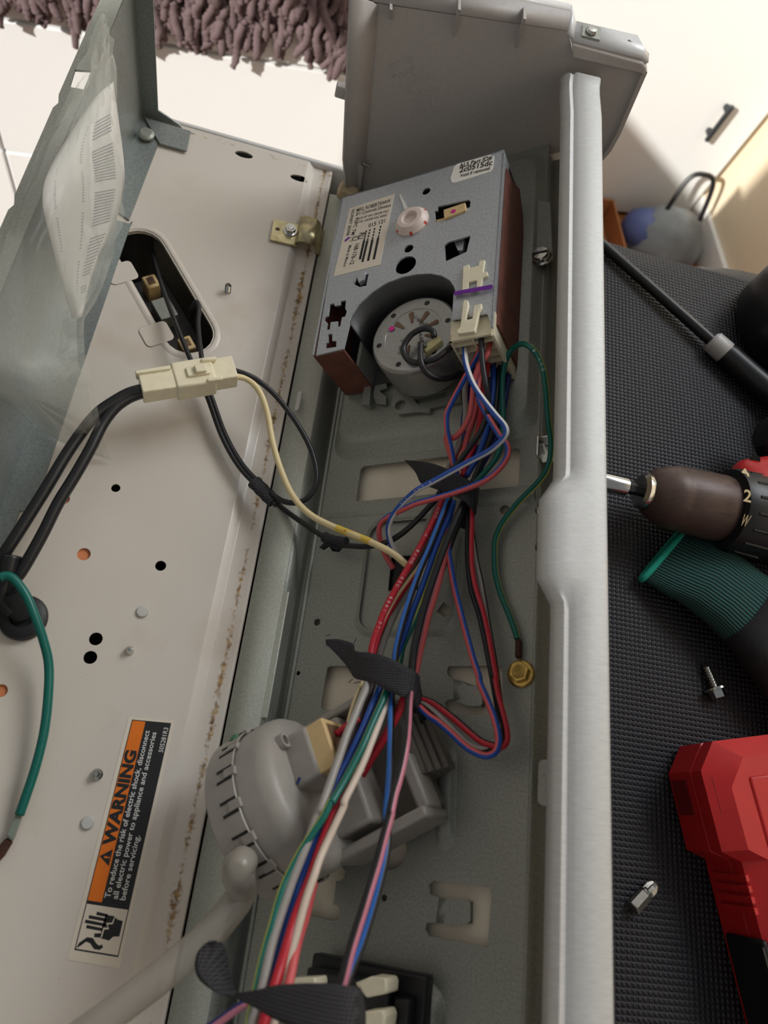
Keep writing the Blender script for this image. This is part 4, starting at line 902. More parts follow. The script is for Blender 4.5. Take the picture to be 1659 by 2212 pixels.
# --- plug to first tape
w_bw = wire('blue_white_wire', 'blue wire with white stripe looping from timer plug over the upper tape', [
    (R1, [(545, 300), (580, 440), (650, 600), (760, 760), (880, 910), (985, 1035), (1000, 1125), (930, 1220), (800, 1325), (600, 1430), (400, 1540), (200, 1650), (0, 1760)], [.044, .046, .042, .036, .034]),
    (R2, [(520, 110), (420, 230), (370, 340), (365, 430), (395, 540), (460, 640), (540, 730)], [.030, .02, .004])], [wblue, wwhite], stripe_side=(.75, .35, .25), start=plugpt(1004, 749))
wprint(w_bw, '18 AWG 105C', .115, .0014, .0022, wwhite)
wire('salmon_blue_wire', 'salmon wire with blue stripe bowing out beside the timer motor bracket', [
    (R1, [(690, 230), (600, 390), (490, 590), (390, 780), (340, 900), (335, 1040), (355, 1170), (390, 1320), (420, 1490), (470, 1650)], [.036, .034, .030, .022, .016])], [wsal, wblue], stripe_side=(.9, .1, .3), start=plugpt(1040, 742), sw=3)
wire('plain_salmon_wire', 'plain salmon wire crossing in front of the plug cells', [
    (R1, [(790, 240), (690, 390), (640, 560), (620, 760), (590, 930), (510, 1080), (410, 1175), (335, 1150), (345, 1250), (400, 1420), (480, 1640)], [.038, .036, .030, .024, .020, .016, .014])], [wsal, wblue], start=plugpt(1058, 742), stripe_side=(-.9, 0, -.2), sw=3)
wire('salmon_loop_wire', 'salmon wire with blue edge looping wide past the upper tape to the square opening', [
    (R1, [(690, 560), (700, 730), (760, 870), (850, 1020), (940, 1160), (1010, 1240), (1025, 1330), (985, 1440), (860, 1580), (700, 1680), (450, 1775), (200, 1850), (0, 1905)], [.034, .032, .030, .028, .030, .030, .030]),
    (R2, [(500, 190), (370, 255), (290, 320), (270, 420), (290, 520), (340, 650), (415, 775)], [.028, .018, .004])], [wsal, wblue], stripe_side=(-.8, .3, .5), start=plugpt(1047, 775))
w5 = wire('black_supply_wire', 'long black wire from timer plug through the upper tape to the small tape wrap', [
    (R1, [(725, 150), (740, 350), (770, 550), (800, 740), (790, 900), (720, 1090), (600, 1270), (480, 1430), (390, 1560)], [.043, .040, .032, .026, .024]),
    (R2, [(850, 60), (760, 170), (620, 320), (480, 440), (330, 520), (150, 555), (0, 550)], [.020, .016, .014, .012]),
    (None, [(735, 1176), (700, 1160), (640, 1120), (595, 1085), (560, 1050)], [.012, .012, .014, .016, .016])], wblack, start=plugpt(1039, 726))
wire('blue_plug_wire', 'dark blue wire hanging from the lower plug cells', [(R1, [(895, 360), (880, 480), (850, 620), (830, 800), (810, 1000), (760, 1200), (680, 1400), (570, 1560), (520, 1660)], [.016, .016, .016, .014, .012])], wdblue, start=plugpt(1074, 786))
wire('bright_blue_plug_wire', 'blue wire hanging behind the black wires below the plug', [(R1, [(860, 420), (850, 700), (800, 1000), (740, 1230), (660, 1420), (560, 1600)], [.020, .020, .016, .014])], wblue, start=plugpt(1066, 790))
wire('black_plug_wire', 'black wire hanging from the plug between blue wires', [(R1, [(930, 400), (910, 560), (890, 760), (870, 950), (830, 1150), (760, 1350), (680, 1540), (620, 1700)], [.018, .018, .016, .014])], wblack, start=plugpt(1079, 793))
wire('black_straight_wire', 'black wire running straight down inside the bundle below the plug', [(R1, [(880, 950), (830, 1160), (740, 1400), (650, 1620), (600, 1760)], [.013, .012])], wblack)
wire('navy_plug_wire', 'navy wire from the lowest plug cell behind the green loop', [(R1, [(1030, 480), (1010, 620), (985, 780), (955, 950), (900, 1150), (800, 1350), (690, 1560)], [.012, .012, .012])], wdblue, start=plugpt(1098, 808))
wire('grey_plug_wire', 'grey wire leaving the plug behind the salmon wires', [(R1, [(610, 330), (550, 560), (540, 700), (550, 850), (530, 1050), (460, 1280), (370, 1460), (330, 1600)], [.030, .024, .018, .014, .012])], wgrey, start=plugpt(1024, 752))
wire('navy_loop_wire', 'navy wire drooping in a loop beside the bundle', [(R1, [(600, 500), (570, 720), (535, 900), (520, 1050), (535, 1190), (600, 1290), (690, 1290), (600, 1480)], [.020, .018, .016, .014, .012])], wdblue, start=plugpt(1030, 770))
wire('red_plug_wire', 'red wire dropping from the plug in the middle of the bundle', [(R1, [(790, 380), (745, 700), (715, 900), (690, 1080), (640, 1260), (560, 1450), (520, 1600)], [.026, .022, .016, .014])], wred, start=plugpt(1056, 790))
wire('salmon_deep_wire', 'salmon wire running deep inside the bundle to the upper tape', [(R1, [(690, 330), (700, 500), (690, 700), (640, 950), (560, 1180), (520, 1400), (530, 1600)], [.028, .022, .016, .013])], wsal, start=plugpt(1044, 758))
wire('cream_red_wire', 'cream and red wire deep inside the bundle', [(R1, [(690, 760), (640, 950), (590, 1130), (500, 1330), (440, 1480)], [.014, .012])], [wcream, wred], stripe_side=(-.8, 0, .5))
# --- green earth wire with its crimped lug
gw = wire('green_earth_wire', 'green earth wire with yellow stripe arching from the bundle to the gold ground screw', [
    (R1, [(640, 1680), (740, 1580), (830, 1480), (905, 1370), (935, 1270), (958, 1150), (965, 950), (958, 700), (965, 480), (1000, 300), (1070, 180), (1170, 120), (1270, 150), (1360, 260), (1420, 420), (1450, 640), (1465, 850), (1485, 1050), (1503, 1180), (1505, 1300), (1490, 1420), (1440, 1560), (1340, 1690), (1200, 1830), (1090, 1950)], [.014, .014, .016, .018, .020, .026, .034, .030, .020, .012, .008, .006, .006]),
    (R2, [(1500, 320), (1430, 480), (1420, 640), (1430, 820), (1480, 1020), (1560, 1220), (1620, 1380), (1648, 1475)], [.006, .006, .005, .004])], [wgreen, wyel], stripe_side=(-.2, .95, -.5), sw=2)
wprint(gw, '18 AWG', .100, .0016, .0030, wwhite)
q = Z(*R2, [(1630, 1470), (1685, 1478), (1680, 1660), (1628, 1668)]); b = MB(); b.prism([tuple(cons(u, v, .004)[:2]) for u, v in q], .0018, .0052); part('crimp_lug', b, rustlug, gw, bevel=.0008, label='rust-brown crimp lug')
# --- between the tapes
T = 'harness wires between the two upper tapes'
wa = wire('red_printed_wire', 'red wire with white printing between the two tapes', [(R2, [(930, 40), (890, 130), (800, 330), (700, 520), (600, 700), (500, 870), (400, 1050), (320, 1210), (260, 1370), (215, 1500), (190, 1620), (170, 1760)], [.020, .024, .026, .028, .030])], wred, r=.0017)
wprint(wa, 'AWM  1 A  18AWG  105C  600V  FT1', .010, .0017, .0023, wwhite)
wire('red_white_wire', 'red wire with broad white stripe beside the printed red wire', [(R2, [(960, 150), (880, 330), (780, 560), (690, 740), (560, 920), (450, 1080), (350, 1250), (270, 1420), (220, 1590), (190, 1740)], [.016, .018, .020, .026, .028])], [wred, wcream], stripe_side=(-.5, 0, .8), sw=5)
wire('brown_wire', 'dark brown wire behind the red printed wire', [(R2, [(940, 180), (850, 370), (760, 520), (680, 660), (600, 800), (520, 930), (420, 1110), (330, 1300), (290, 1450), (240, 1640)], [.014, .016, .018, .020])], wbrown)
wire('grey_wire', 'grey wire passing under the red wires toward the lower tape', [(R2, [(850, 90), (800, 220), (745, 370), (690, 540), (620, 780), (540, 1020), (450, 1190), (370, 1370), (300, 1560), (260, 1740)], [.012, .010, .010, .014, .020, .024])], wgrey)
wire('blue_black_wire', 'bright blue wire with black stripe between the two tapes', [(R2, [(980, 40), (950, 120), (880, 300), (790, 530), (700, 740), (620, 950), (560, 1130), (500, 1330), (445, 1560), (425, 1700), (400, 1800)], [.022, .026, .028, .030, .030])], [mat('wire_bright_blue', (52, 116, 204), .36), wblack], stripe_side=(.9, 0, -.1), sw=4)
wire('mid_blue_wire', 'plain blue wire beside the black-striped blue wire', [(R2, [(1010, 100), (960, 270), (885, 440), (820, 610), (745, 830), (675, 1020), (605, 1200), (545, 1380), (490, 1520), (440, 1700)], [.020, .024, .026, .026])], wblue)
wire('green_yellow_wire', 'green wire with yellow stripe emerging below the blue wires', [(R2, [(1000, 260), (900, 560), (810, 820), (740, 1000), (690, 1140), (625, 1300), (560, 1430), (505, 1560), (480, 1690), (450, 1800)], [.014, .016, .020, .024, .026])], [wgreen, wyel], stripe_side=(-.7, 0, .7), sw=4)
wire('thick_black_wire', 'matt black wire crossing the square opening between the tapes', [(R2, [(1120, 100), (1090, 170), (1000, 370), (900, 620), (825, 830), (760, 1020), (710, 1200), (660, 1400), (620, 1580), (600, 1760), (590, 1880)], [.022, .028, .030, .030, .030])], wblack, r=.0018)
wire('salmon_grey_wire', 'salmon wire tucked beside the matt black wire', [(R2, [(1060, 200), (980, 450), (925, 660), (880, 850), (825, 1050), (765, 1240), (715, 1450), (672, 1640), (640, 1800), (620, 1900)], [.018, .020, .022, .024, .026])], [wsal, wpink], stripe_side=(-.8, 0, .5), sw=4)
wire('black_tucked_wire', 'thin black wire under the upper tape end', [(R2, [(1130, 160), (1060, 330), (980, 540), (900, 780), (840, 1000)], [.018, .018, .014])], wblack)
wire('salmon_curving_wire', 'salmon wire with blue stripe curving into the wide lower loop', [(R2, [(1010, 120), (975, 260), (955, 420), (960, 600), (990, 800), (1030, 1000), (1080, 1200), (1140, 1430), (1210, 1680), (1265, 1850)], [.020, .020, .018, .016, .016, .018]),
    (R5, [(1090, 210), (1170, 390), (1240, 560), (1295, 750), (1310, 900), (1270, 1020), (1170, 1065), (1040, 1030), (900, 940), (750, 800), (600, 670), (470, 580), (360, 480)], [.020, .022, .024, .026])], [wsal, wblue], stripe_side=(.9, .1, .3), sw=4)
wire('red_black_wire', 'red wire with black stripe in the wide lower loop', [(R2, [(1185, 90), (1192, 250), (1185, 500), (1190, 750), (1230, 980), (1300, 1200), (1350, 1420), (1390, 1640), (1430, 1860)], [.020, .018, .016, .014, .014]),
    (R5, [(1270, 180), (1310, 380), (1360, 570), (1400, 740), (1408, 870), (1360, 950), (1250, 945), (1100, 890), (950, 770), (800, 640), (650, 520), (520, 430), (380, 380)], [.016, .018, .020, .024])], [wred, wblack], stripe_side=(-.9, .1, .3), sw=4)
wire('grey_loop_wire', 'grey wire running inside the wide lower loop', [(R2, [(1180, 300), (1210, 520), (1240, 720), (1280, 900), (1330, 1180), (1370, 1420), (1410, 1650), (1440, 1850)], [.014, .012, .011, .011]),
    (R5, [(1330, 480), (1345, 620), (1320, 790), (1250, 910), (1170, 975), (1070, 985), (940, 925), (800, 800), (680, 680), (560, 560), (440, 460), (360, 420)], [.014, .018, .022, .024])], [wgrey, wblack], stripe_side=(.6, .6, .2), sw=2)
wire('black_loop_wire', 'black wire between the red and salmon wires of the lower loop', [(R2, [(1160, 160), (1155, 420), (1160, 700), (1190, 980), (1260, 1200), (1320, 1450), (1370, 1700), (1400, 1860)], [.016, .014, .012, .012]),
    (R5, [(1250, 200), (1290, 420), (1330, 620), (1370, 800), (1370, 920), (1300, 975), (1150, 960)], [.014, .016, .018])], wblack)
# --- from lower tape to the near end
H2 = [.034, .050, .062, .074, .084]
g2 = None
def low(name, label, s3, s4, mats, off=0.0, **k):
    H = [h + off for h in H2]
    segs = []
    if s3: segs.append((R3, s3, H[:3]))
    if s4: segs.append((R4, s4, H[2:] if s3 else H[1:]))
    return wire(name, label, segs, mats, **k)
low('grey_main_wire', 'thick grey wire from lower tape across the pressure switch', [(800, 560), (790, 640), (720, 800), (640, 1000), (560, 1190), (490, 1400), (420, 1600), (350, 1800), (280, 2000)], [(690, 250), (620, 440), (550, 620), (470, 820), (400, 1020), (330, 1230), (280, 1400), (240, 1570), (200, 1760), (150, 1950), (90, 2160)], wgrey, .004, r=.0018)
low('brown_main_wire', 'dark brown wire beside the thick grey wire below lower tape', [(870, 560), (850, 640), (770, 830), (690, 1030), (610, 1230), (530, 1420), (460, 1600), (390, 1800)], [(715, 240), (642, 440), (572, 620), (492, 820), (422, 1020), (352, 1230), (300, 1400), (258, 1570), (216, 1760), (170, 1950)], wbrown, -.006)
low('blue_main_wire', 'blue wire from lower tape passing beneath the teal wire', [(950, 580), (930, 670), (850, 850), (760, 1060), (670, 1260), (580, 1450), (500, 1600), (430, 1760), (350, 1960)], [(770, 300), (690, 460), (615, 650), (550, 820), (500, 970), (430, 1180), (370, 1400), (320, 1580), (270, 1760), (210, 1960), (150, 2160)], wblue, -.001)
low('teal_yellow_wire', 'teal green wire with yellow stripe crossing over to the hose side', [(1030, 620), (1010, 700), (930, 880), (840, 1080), (760, 1270), (670, 1450), (570, 1640), (480, 1800), (400, 1930)], [(810, 130), (740, 270), (640, 420), (550, 560), (480, 690), (420, 810), (370, 930), (320, 1100), (280, 1250), (230, 1420), (190, 1580), (150, 1760), (110, 1960), (70, 2160)], [wgreen, wyel], .003, stripe_side=(-.8, .2, .5), sw=2)
low('cream_main_wire', 'cream wire from lower tape down to red wires', [(1050, 660), (1030, 760), (980, 900), (920, 1060), (850, 1240), (780, 1420), (700, 1600), (620, 1760), (540, 1920)], [(920, 180), (850, 330), (790, 460), (740, 570), (700, 670), (660, 790), (600, 960), (550, 1130), (500, 1320), (450, 1500), (400, 1740), (340, 1960), (280, 2160)], mat('wire_pale_cream', (222, 202, 184), .4), 0)
low('red_main_wire', 'thick red wire running beside the cream wire to the curled tape', None, [(960, -40), (900, 100), (830, 240), (760, 420), (690, 620), (630, 800), (560, 980), (480, 1200), (420, 1400), (360, 1600), (310, 1760), (250, 1960), (190, 2160)], wred, .005, r=.0019)
low('pink_edge_wire', 'pink-red wire edging the cream wire beside the curled tape', None, [(660, 860), (620, 1020), (580, 1180), (530, 1340), (490, 1500), (440, 1740), (380, 1960)], wsal, .004)
low('bright_blue_main_wire', 'bright blue wire with black edge hanging straight from lower tape', [(1080, 620), (1070, 720), (1065, 900), (1060, 1150), (1055, 1400), (1045, 1650), (1030, 1850), (1012, 2050)], [(1320, 330), (1310, 540), (1270, 760), (1210, 1000), (1140, 1240), (1070, 1450), (1000, 1620), (945, 1770), (880, 1960), (830, 2160)], [MATS['wire_bright_blue'], wblack], -.002, stripe_side=(.9, 0, 0), sw=4)
low('black_pink_wire', 'black wire with pink stripe from lower tape to the black switch', [(1270, 700), (1260, 800), (1250, 1000), (1240, 1150), (1225, 1300), (1190, 1500), (1140, 1700), (1095, 1850), (1055, 2040)], [(1340, 250), (1285, 450), (1225, 680), (1165, 880), (1105, 1080), (1035, 1300), (975, 1500), (910, 1760), (840, 1960), (790, 2160)], [wblack, wpink], .005, stripe_side=(.98, .1, -.1), sw=4, r=.0018)
wire('red_switch_wire', 'red wire from lower tape into the pressure switch body', [(R3, [(1240, 700), (1200, 790), (1130, 950), (1020, 1150), (930, 1300), (840, 1440), (750, 1600), (690, 1700)], [.034, .036, .032, .024])], wred, r=.0019)
wire('red_terminal_wire', 'short red wire entering the tan terminal housing', [(R3, [(700, 990), (620, 1050), (540, 1100), (450, 1170)], [.046, .047])], wred)
wire('navy_terminal_wire', 'short navy wire entering the tan terminal housing', [(R3, [(700, 1060), (620, 1120), (540, 1160), (470, 1200)], [.042, .043])], wdblue)
wire('thin_yellow_wire', 'thin pale yellow wire beside the thick grey wire at the lower tape', [(R3, [(760, 540), (730, 610), (690, 700), (650, 800), (610, 920), (570, 1080)], [.032, .040, .046])], wcream, r=.0008)
wire('pink_navy_wire', 'pink and navy wire turning toward the hinge below the curled tape', [((( 400, 1950), 2.765), [(520, 560), (430, 580), (350, 610), (270, 660), (180, 724), (60, 800)], [.084, .086, .088])], [wpink, wdblue], stripe_side=(0, .9, .2), sw=5)

# ================================================================== CLOTH TAPE
def ribbon(name, label, upper, lower, reg, nsub=5, wrap=None, cat='tape', frame=C, sag=0.0):
    """strip of cloth tape between two edge lines given as (x, y, h)"""
    Pu = catmull([cons(*(Z(*reg, [p])[0])) for p in upper], 4); Pl = catmull([cons(*(Z(*reg, [p])[0])) for p in lower], 4)
    n = 40
    def rs(P):
        P = np.array(P); s = np.concatenate([[0], np.cumsum(np.linalg.norm(np.diff(P, axis=0), axis=1))]); t = np.linspace(0, s[-1], n)
        return np.stack([np.interp(t, s, P[:, k]) for k in range(3)], 1)
    A, B = rs(Pu), rs(Pl)
    G = []
    for j in range(nsub + 1):
        w_ = j / nsub; row = A * (1 - w_) + B * w_
        row = row + np.array([0, 0, 1.0]) * (sag * math.sin(math.pi * w_))
        G.append([tuple(p) for p in row])
    b_ = MB(); b_.grid(G); return solo(name, b_, tapem, label, cat, frame=frame, group='cloth tape wraps', solid=.0004, sharp=180)
t1 = ribbon('cloth_tape', 'black cloth tape tied round the harness below the timer', [(-130, 1420, .014), (-20, 1430, .018), (120, 1445, .022), (280, 1490, .028), (400, 1550, .030), (520, 1610, .030), (610, 1660, .028), (690, 1720, .022), (700, 1760, .010)],
            [(-130, 1425, .014), (-10, 1560, .018), (50, 1680, .020), (200, 1740, .024), (330, 1790, .028), (470, 1850, .029), (560, 1900, .028), (650, 2020, .022), (660, 2040, .012)], R1)
b = MB(); q = [cons(*s) for s in Z(*R1, [(540, 1880, .016), (600, 1880, .016), (640, 2020, .012), (560, 2200, .010), (430, 2160, .010)])]; b.add(q, [(0, 1, 2, 3, 4)]); part('tape_tail', b, tapem, t1, solid=.0005)
t2 = ribbon('cloth_tape', 'black cloth tape with frayed folded tail tied above the pressure switch', [(330, 110, .030), (480, 108, .032), (640, 160, .034), (660, 240, .038), (850, 262, .042), (1060, 325, .043), (1250, 425, .042), (1370, 505, .036), (1390, 640, .028), (1460, 960, .018)],
            [(335, 170, .030), (400, 225, .031), (560, 400, .033), (645, 535, .037), (720, 565, .040), (870, 605, .044), (1030, 690, .045), (1240, 775, .043), (1320, 840, .034), (1400, 1070, .018)], R3)
b = MB(); q = [cons(*s) for s in Z(*R3, [(1240, 820, .018), (1420, 800, .022), (1465, 940, .020), (1450, 1010, .018), (1390, 1060, .016), (1300, 1075, .016), (1240, 1010, .016), (1150, 960, .017)])]; b.add(q, [tuple(range(8))]); part('tape_tail', b, tapem, t2, solid=.0006)
for k, (x, y) in enumerate(((340, 70), (640, 160), (630, 550), (720, 590), (1140, 905), (1160, 1000))):
    p = cons(*(Z(*R3, [(x, y)])[0]), .034 if k < 4 else .018); p2 = p + V(.003 * math.cos(k), .003 * math.sin(k * 2), .001); b = MB(); b.tube([p, (p + p2) / 2 + V(.0004, .0004, 0), p2], .0002, 5); part('frayed_thread', b, tapem, t2)
R6 = ((400, 1950), 2.765)
t3 = ribbon('cloth_tape', 'broad black cloth tape with curled loop beside the black switch', [(300, 540, .092), (430, 520, .095), (560, 490, .097), (800, 480, .098), (1000, 500, .095), (1050, 520, .084), (1075, 640, .070)],
            [(300, 570, .092), (420, 630, .096), (520, 690, .099), (680, 760, .101), (880, 800, .100), (1040, 810, .093), (1080, 820, .070)], R6)
b = MB()
outer = [(330, 540), (240, 550), (150, 510), (80, 450), (58, 370), (80, 290), (140, 236), (190, 232)]; inner = [(340, 555), (300, 520), (270, 450), (258, 380), (250, 330), (240, 280), (225, 250), (205, 236)]
A_ = catmull([cons(*s) for s in Z(*R6, [(x, y, .088 + .006 * math.sin(i * .4)) for i, (x, y) in enumerate(outer)])], 4); B_ = catmull([cons(*s) for s in Z(*R6, [(x, y, .086 - .004 * math.sin(i * .4)) for i, (x, y) in enumerate(inner)])], 4)
b.grid([[tuple(p * (1 - w) + q_ * w + V(0, 0, .004 * math.sin(math.pi * w))) for p, q_ in zip(A_, B_)] for w in np.linspace(0, 1, 5)]); part('tape_loop', b, tapem, t3, solid=.0006)
# small wraps on the black wires
def wrap(label, pts, r, tail=None):
    P = catmull([cons(*p) for p in pts], 5); b_ = MB(); b_.tube(P, [r * (1 + .06 * math.sin(i * 2.1)) for i in range(len(P))], 12)
    o = solo('cloth_tape', b_, tapem, label, 'tape', frame=C, group='cloth tape wraps', sharp=60)
    if tail:
        b2 = MB(); q = [cons(*s) for s in tail]; b2.add(q, [tuple(range(len(q)))]); part('tape_tail', b2, tapem, o, solid=.0005)
    return o
wrap('short black tape wrap with a torn tail at the edge of the tray', [(700, 1160, .012), (722, 1168, .012), (748, 1172, .012)], .0030, [(690, 1182, .010), (700, 1172, .013), (722, 1180, .013), (745, 1178, .012), (733, 1192, .009), (718, 1190, .009), (712, 1180, .010), (700, 1188, .009)])

# ================================================================== LEFT SIDE: plug, cord, bag, loose leads (world axes)
Z4 = ((0, 700), 2.304); Z7 = ((0, 1380), 2.659); ZA = ((0, 0), 1.9988)
def dwire(name, label, segs, mats, r=.0016, stripe_side=None, sw=4, n=12, cat='wire', group=None):
    P = []
    for reg, pts, zs_ in segs:
        q = Z(reg[0], reg[1], pts) if reg else pts; m_ = len(q)
        P += [deck(p[0], p[1], float(np.interp(i / max(1, m_ - 1), np.linspace(0, 1, len(zs_)), zs_))) for i, p in enumerate(q)]
    path = catmull(P, 6); b_ = MB(); b_.tube(path, r, n, stripe=1 if isinstance(mats, (list, tuple)) else None, stripe_dir=stripe_side, sw=sw)
    return solo(name, b_, mats, label, cat, sharp=180, group=group)
# white in-line plug
ZP = .034
pa_, pb_ = deck(303, 834, ZP), deck(509, 801, ZP); ex = nrm(pb_ - pa_); ey = nrm(np.cross(V(0, 0, 1), ex)); LL = np.linalg.norm(pb_ - pa_)
ip = thing('inline_plug', 'cream nylon in-line power plug joining black cord and harness leads', 'connector', D, (pa_ + pb_) / 2 - V(0, 0, .012))
def ib(mb, s0, s1, w0, w1, z0, z1):
    return mb.hexa([pa_ + ex * s + ey * w + V(0, 0, z0) for s, w in ((s0, w0), (s1, w0), (s1, w1), (s0, w1))], [pa_ + ex * s + ey * w + V(0, 0, z1) for s, w in ((s0, w0), (s1, w0), (s1, w1), (s0, w1))])
px = LL / 209
b = MB(); ib(b, 0, 82 * px, -26 * px, 22 * px, -.008, .004); part('plug_half', b, cream, ip, bevel=.0008)
b = MB(); ib(b, -4 * px, 70 * px, 18 * px, 27 * px, -.001, .0055); part('latch_arm', b, cream, ip, bevel=.0005)
b = MB(); ib(b, 72 * px, 160 * px, -30 * px, 36 * px, -.010, .0048); part('socket_half', b, cream, ip, bevel=.0012)
b = MB(); ib(b, 155 * px, 209 * px, -22 * px, 34 * px, -.009, .0030); part('socket_tail', b, cream, ip, bevel=.0008)
b = MB(); ib(b, 100 * px, 150 * px, -10 * px, 14 * px, .0048, .0062); ib(b, 118 * px, 142 * px, -8 * px, 12 * px, .0062, .0085); part('latch_block', b, cream, ip, bevel=.0006)
for w0 in (22, -30):
    b = MB(); ib(b, 138 * px, 172 * px, w0 * px, (w0 + 9) * px, .0035, .0062); part('latch_arm', b, cream, ip, bevel=.0008)
# black power cord, two cores
cg = 'cores of the black power cord'
for lab, pts, z_ in (('outer black power cord core running from in-line plug to grommet', [(720, 322), (640, 345), (560, 390), (490, 440), (420, 520), (330, 650), (240, 800), (140, 960), (60, 1085), (0, 1175), (-40, 1260), (-20, 1350), (20, 1400)], [.034, .032, .030, .028, .024, .016, .010]),
                     ('inner black power cord core running from in-line plug to grommet', [(720, 338), (640, 368), (570, 420), (510, 500), (450, 620), (370, 760), (290, 890), (220, 1030), (160, 1140), (100, 1240), (40, 1310), (20, 1380), (60, 1440)], [.032, .031, .029, .026, .022, .016, .010])):
    dwire('power_cord_core', lab, [(Z4, pts, z_)], wblack, r=.0031, n=14, cat='cord', group=cg)
dwire('cut_cord_end', 'stub of black sleeving cut open beside the grommet', [(Z4, [(60, 1150), (40, 1230), (10, 1330), (-10, 1400)], [.022, .018, .010])], wblack, r=.0046, cat='sleeve')
# strain relief grommet
P = deck(52, 1336); gr = thing('cord_grommet', 'round black rubber strain-relief grommet in the deck', 'grommet', D, P)
b = MB(); b.lathe([(.0112, -.002), (.0118, .0016), (.0112, .0042), (.0092, .0056), (.006, .0058), (.0055, .003), (.0002, .003)], P, n=32); part('flange', b, blackr, gr)
b = MB(); b.tube(catmull([P + V(.000, .002, .004), P + V(-.003, .005, .009), P + V(-.006, .010, .014)], 5), .0066, 14); part('cord_neck', b, blackr, gr)
# green earth lead
gl = dwire('green_lead', 'green earth lead hanging from the power cord over the deck', [(Z4, [(0, 1262), (30, 1252), (70, 1270), (130, 1350), (180, 1470), (215, 1570)], [.026, .026, .024, .018]), (Z7, [(280, 150), (275, 350), (250, 550), (200, 750), (150, 900), (112, 1010)], [.014, .010, .006])], wgreen, r=.0022, n=14)
q = [deck(*s, .005) for s in Z(*Z7, [(112, 960), (140, 980), (72, 1165), (38, 1140)])]; b = MB(); b.prism([tuple(s[:2]) for s in q], .002, .0062); part('crimp_sleeve', b, mat('clear_crimp', (128, 136, 124), .35), gl, bevel=.001)
q = [deck(*s, .004) for s in Z(*Z7, [(38, 1140), (72, 1165), (20, 1250), (-30, 1300), (-40, 1230)])]; b = MB(); b.prism([tuple(s[:2]) for s in q], .0012, .005); part('crimp_lug', b, rustlug, gl, bevel=.0008)
# leads from the oval opening, under the plug
for lab, pts, z_ in (('black lead rising from the tan terminal in the oval opening', [(330, 545), (340, 585), (356, 635), (382, 705), (412, 778)], [-.012, -.004, .006, .012, .014]), ('black lead hooked over the edge of the oval opening', [(412, 690), (414, 668), (423, 652), (430, 665), (428, 700), (432, 745), (436, 780)], [-.014, .002, .006, .008, .012])):
    base_ = [(430, 812), (452, 858), (482, 940), (518, 1004), (560, 1050), (600, 1090)]
    off = 4 if 'hooked' in lab else -3
    dwire('black_lead', lab, [(None, pts + [(u + off, v - off * .6) for u, v in base_], z_ + [.014, .010, .008, .008, .010, .014])], wblack, r=.0015, group='black leads from the oval opening')
dwire('black_loop_lead', 'black lead looping from the in-line plug over the hinge to the tape wrap', [(None, [(505, 800), (530, 808), (560, 824), (600, 860), (645, 920), (675, 980), (684, 1035), (668, 1072), (640, 1086), (610, 1082), (585, 1066)], [.034, .033, .030, .028, .026, .022, .018, .014])], wblack, r=.0016)
yw = dwire('cream_lead', 'cream lead from in-line plug crossing the hinge into the square opening', [(None, [(505, 812), (535, 820), (560, 845), (577, 890), (588, 950), (605, 1010), (632, 1070), (668, 1110), (720, 1138), (775, 1160), (820, 1180)], [.034, .032, .030, .027, .024, .022, .024, .030, .036, .046, .052]), (None, [(852, 1198), (880, 1222)], [.054, .054])], wcream, r=.0018)
pth = catmull([deck(u, v, z) for u, v, z in ((728, 1141, .0375), (760, 1154, .043), (800, 1170, .050))], 5); b = MB(); b.tube(pth, .0020, 12); part('yellow_sleeve', b, wybr, yw, label='bright yellow scuffed sleeve')
for u_, v_, z_, l_ in ((744, 1146, .0405, 9), (760, 1152, .043, 12), (776, 1158, .0455, 8)):
    q0_, q1_ = deck(u_, v_, z_), deck(u_ + l_, v_ + l_ * .42, z_ + .0012); up_ = nrm(CAM - q0_) * .0018; b = MB(); b.tube([q0_ + up_, q1_ + up_], .0004, 6); part('scuff_mark', b, ink, yw)
b_ = MB(); P = catmull([deck(548, 1040, .010), deck(570, 1062, .011), deck(592, 1084, .012)], 5); b_.tube(P, [.0044 * (1 + .05 * math.sin(i * 2)) for i in range(len(P))], 12, flat=.75)
solo('cloth_tape', b_, tapem, 'black tape sleeve binding the leads on the deck ledge', 'tape', sharp=60, group='cloth tape wraps')
# terminals down in the oval opening
t = thing('terminal_block', 'grey terminal block with tan sockets inside the oval opening', 'terminal block', D, (deck(375, 640)[0], deck(375, 640)[1], -.04))
dd = nrm(np.append(cb - ca, 0)); ee = np.cross(V(0, 0, 1), dd); cc = np.append((ca + cb) / 2, 0)
def tb(mb, s0, s1, w0, w1, z0, z1): return mb.hexa([cc + dd * s + ee * w + V(0, 0, z0) for s, w in ((s0, w0), (s1, w0), (s1, w1), (s0, w1))], [cc + dd * s + ee * w + V(0, 0, z1) for s, w in ((s0, w0), (s1, w0), (s1, w1), (s0, w1))])
b = MB(); tb(b, -.03, .05, -.013, .012, -.040, -.024); part('block_body', b, mat('block_dark', (70, 68, 66), .5), t, bevel=.001)
b = MB(); tb(b, -.004, .012, -.008, .004, -.024, -.012); part('spade', b, galv, t, bevel=.0006)
for s_, h in ((-.022, -.010), (.030, -.010)):
    b = MB(); tb(b, s_, s_ + .010, -.006, .003, -.028, h); o = part('tan_socket', b, tan, t, bevel=.001); b = MB(); tb(b, s_ + .0022, s_ + .0078, -.0038, .0008, h, h + .0002); part('socket_mouth', b, mat('mouth_brown', (110, 84, 58), .6), o)

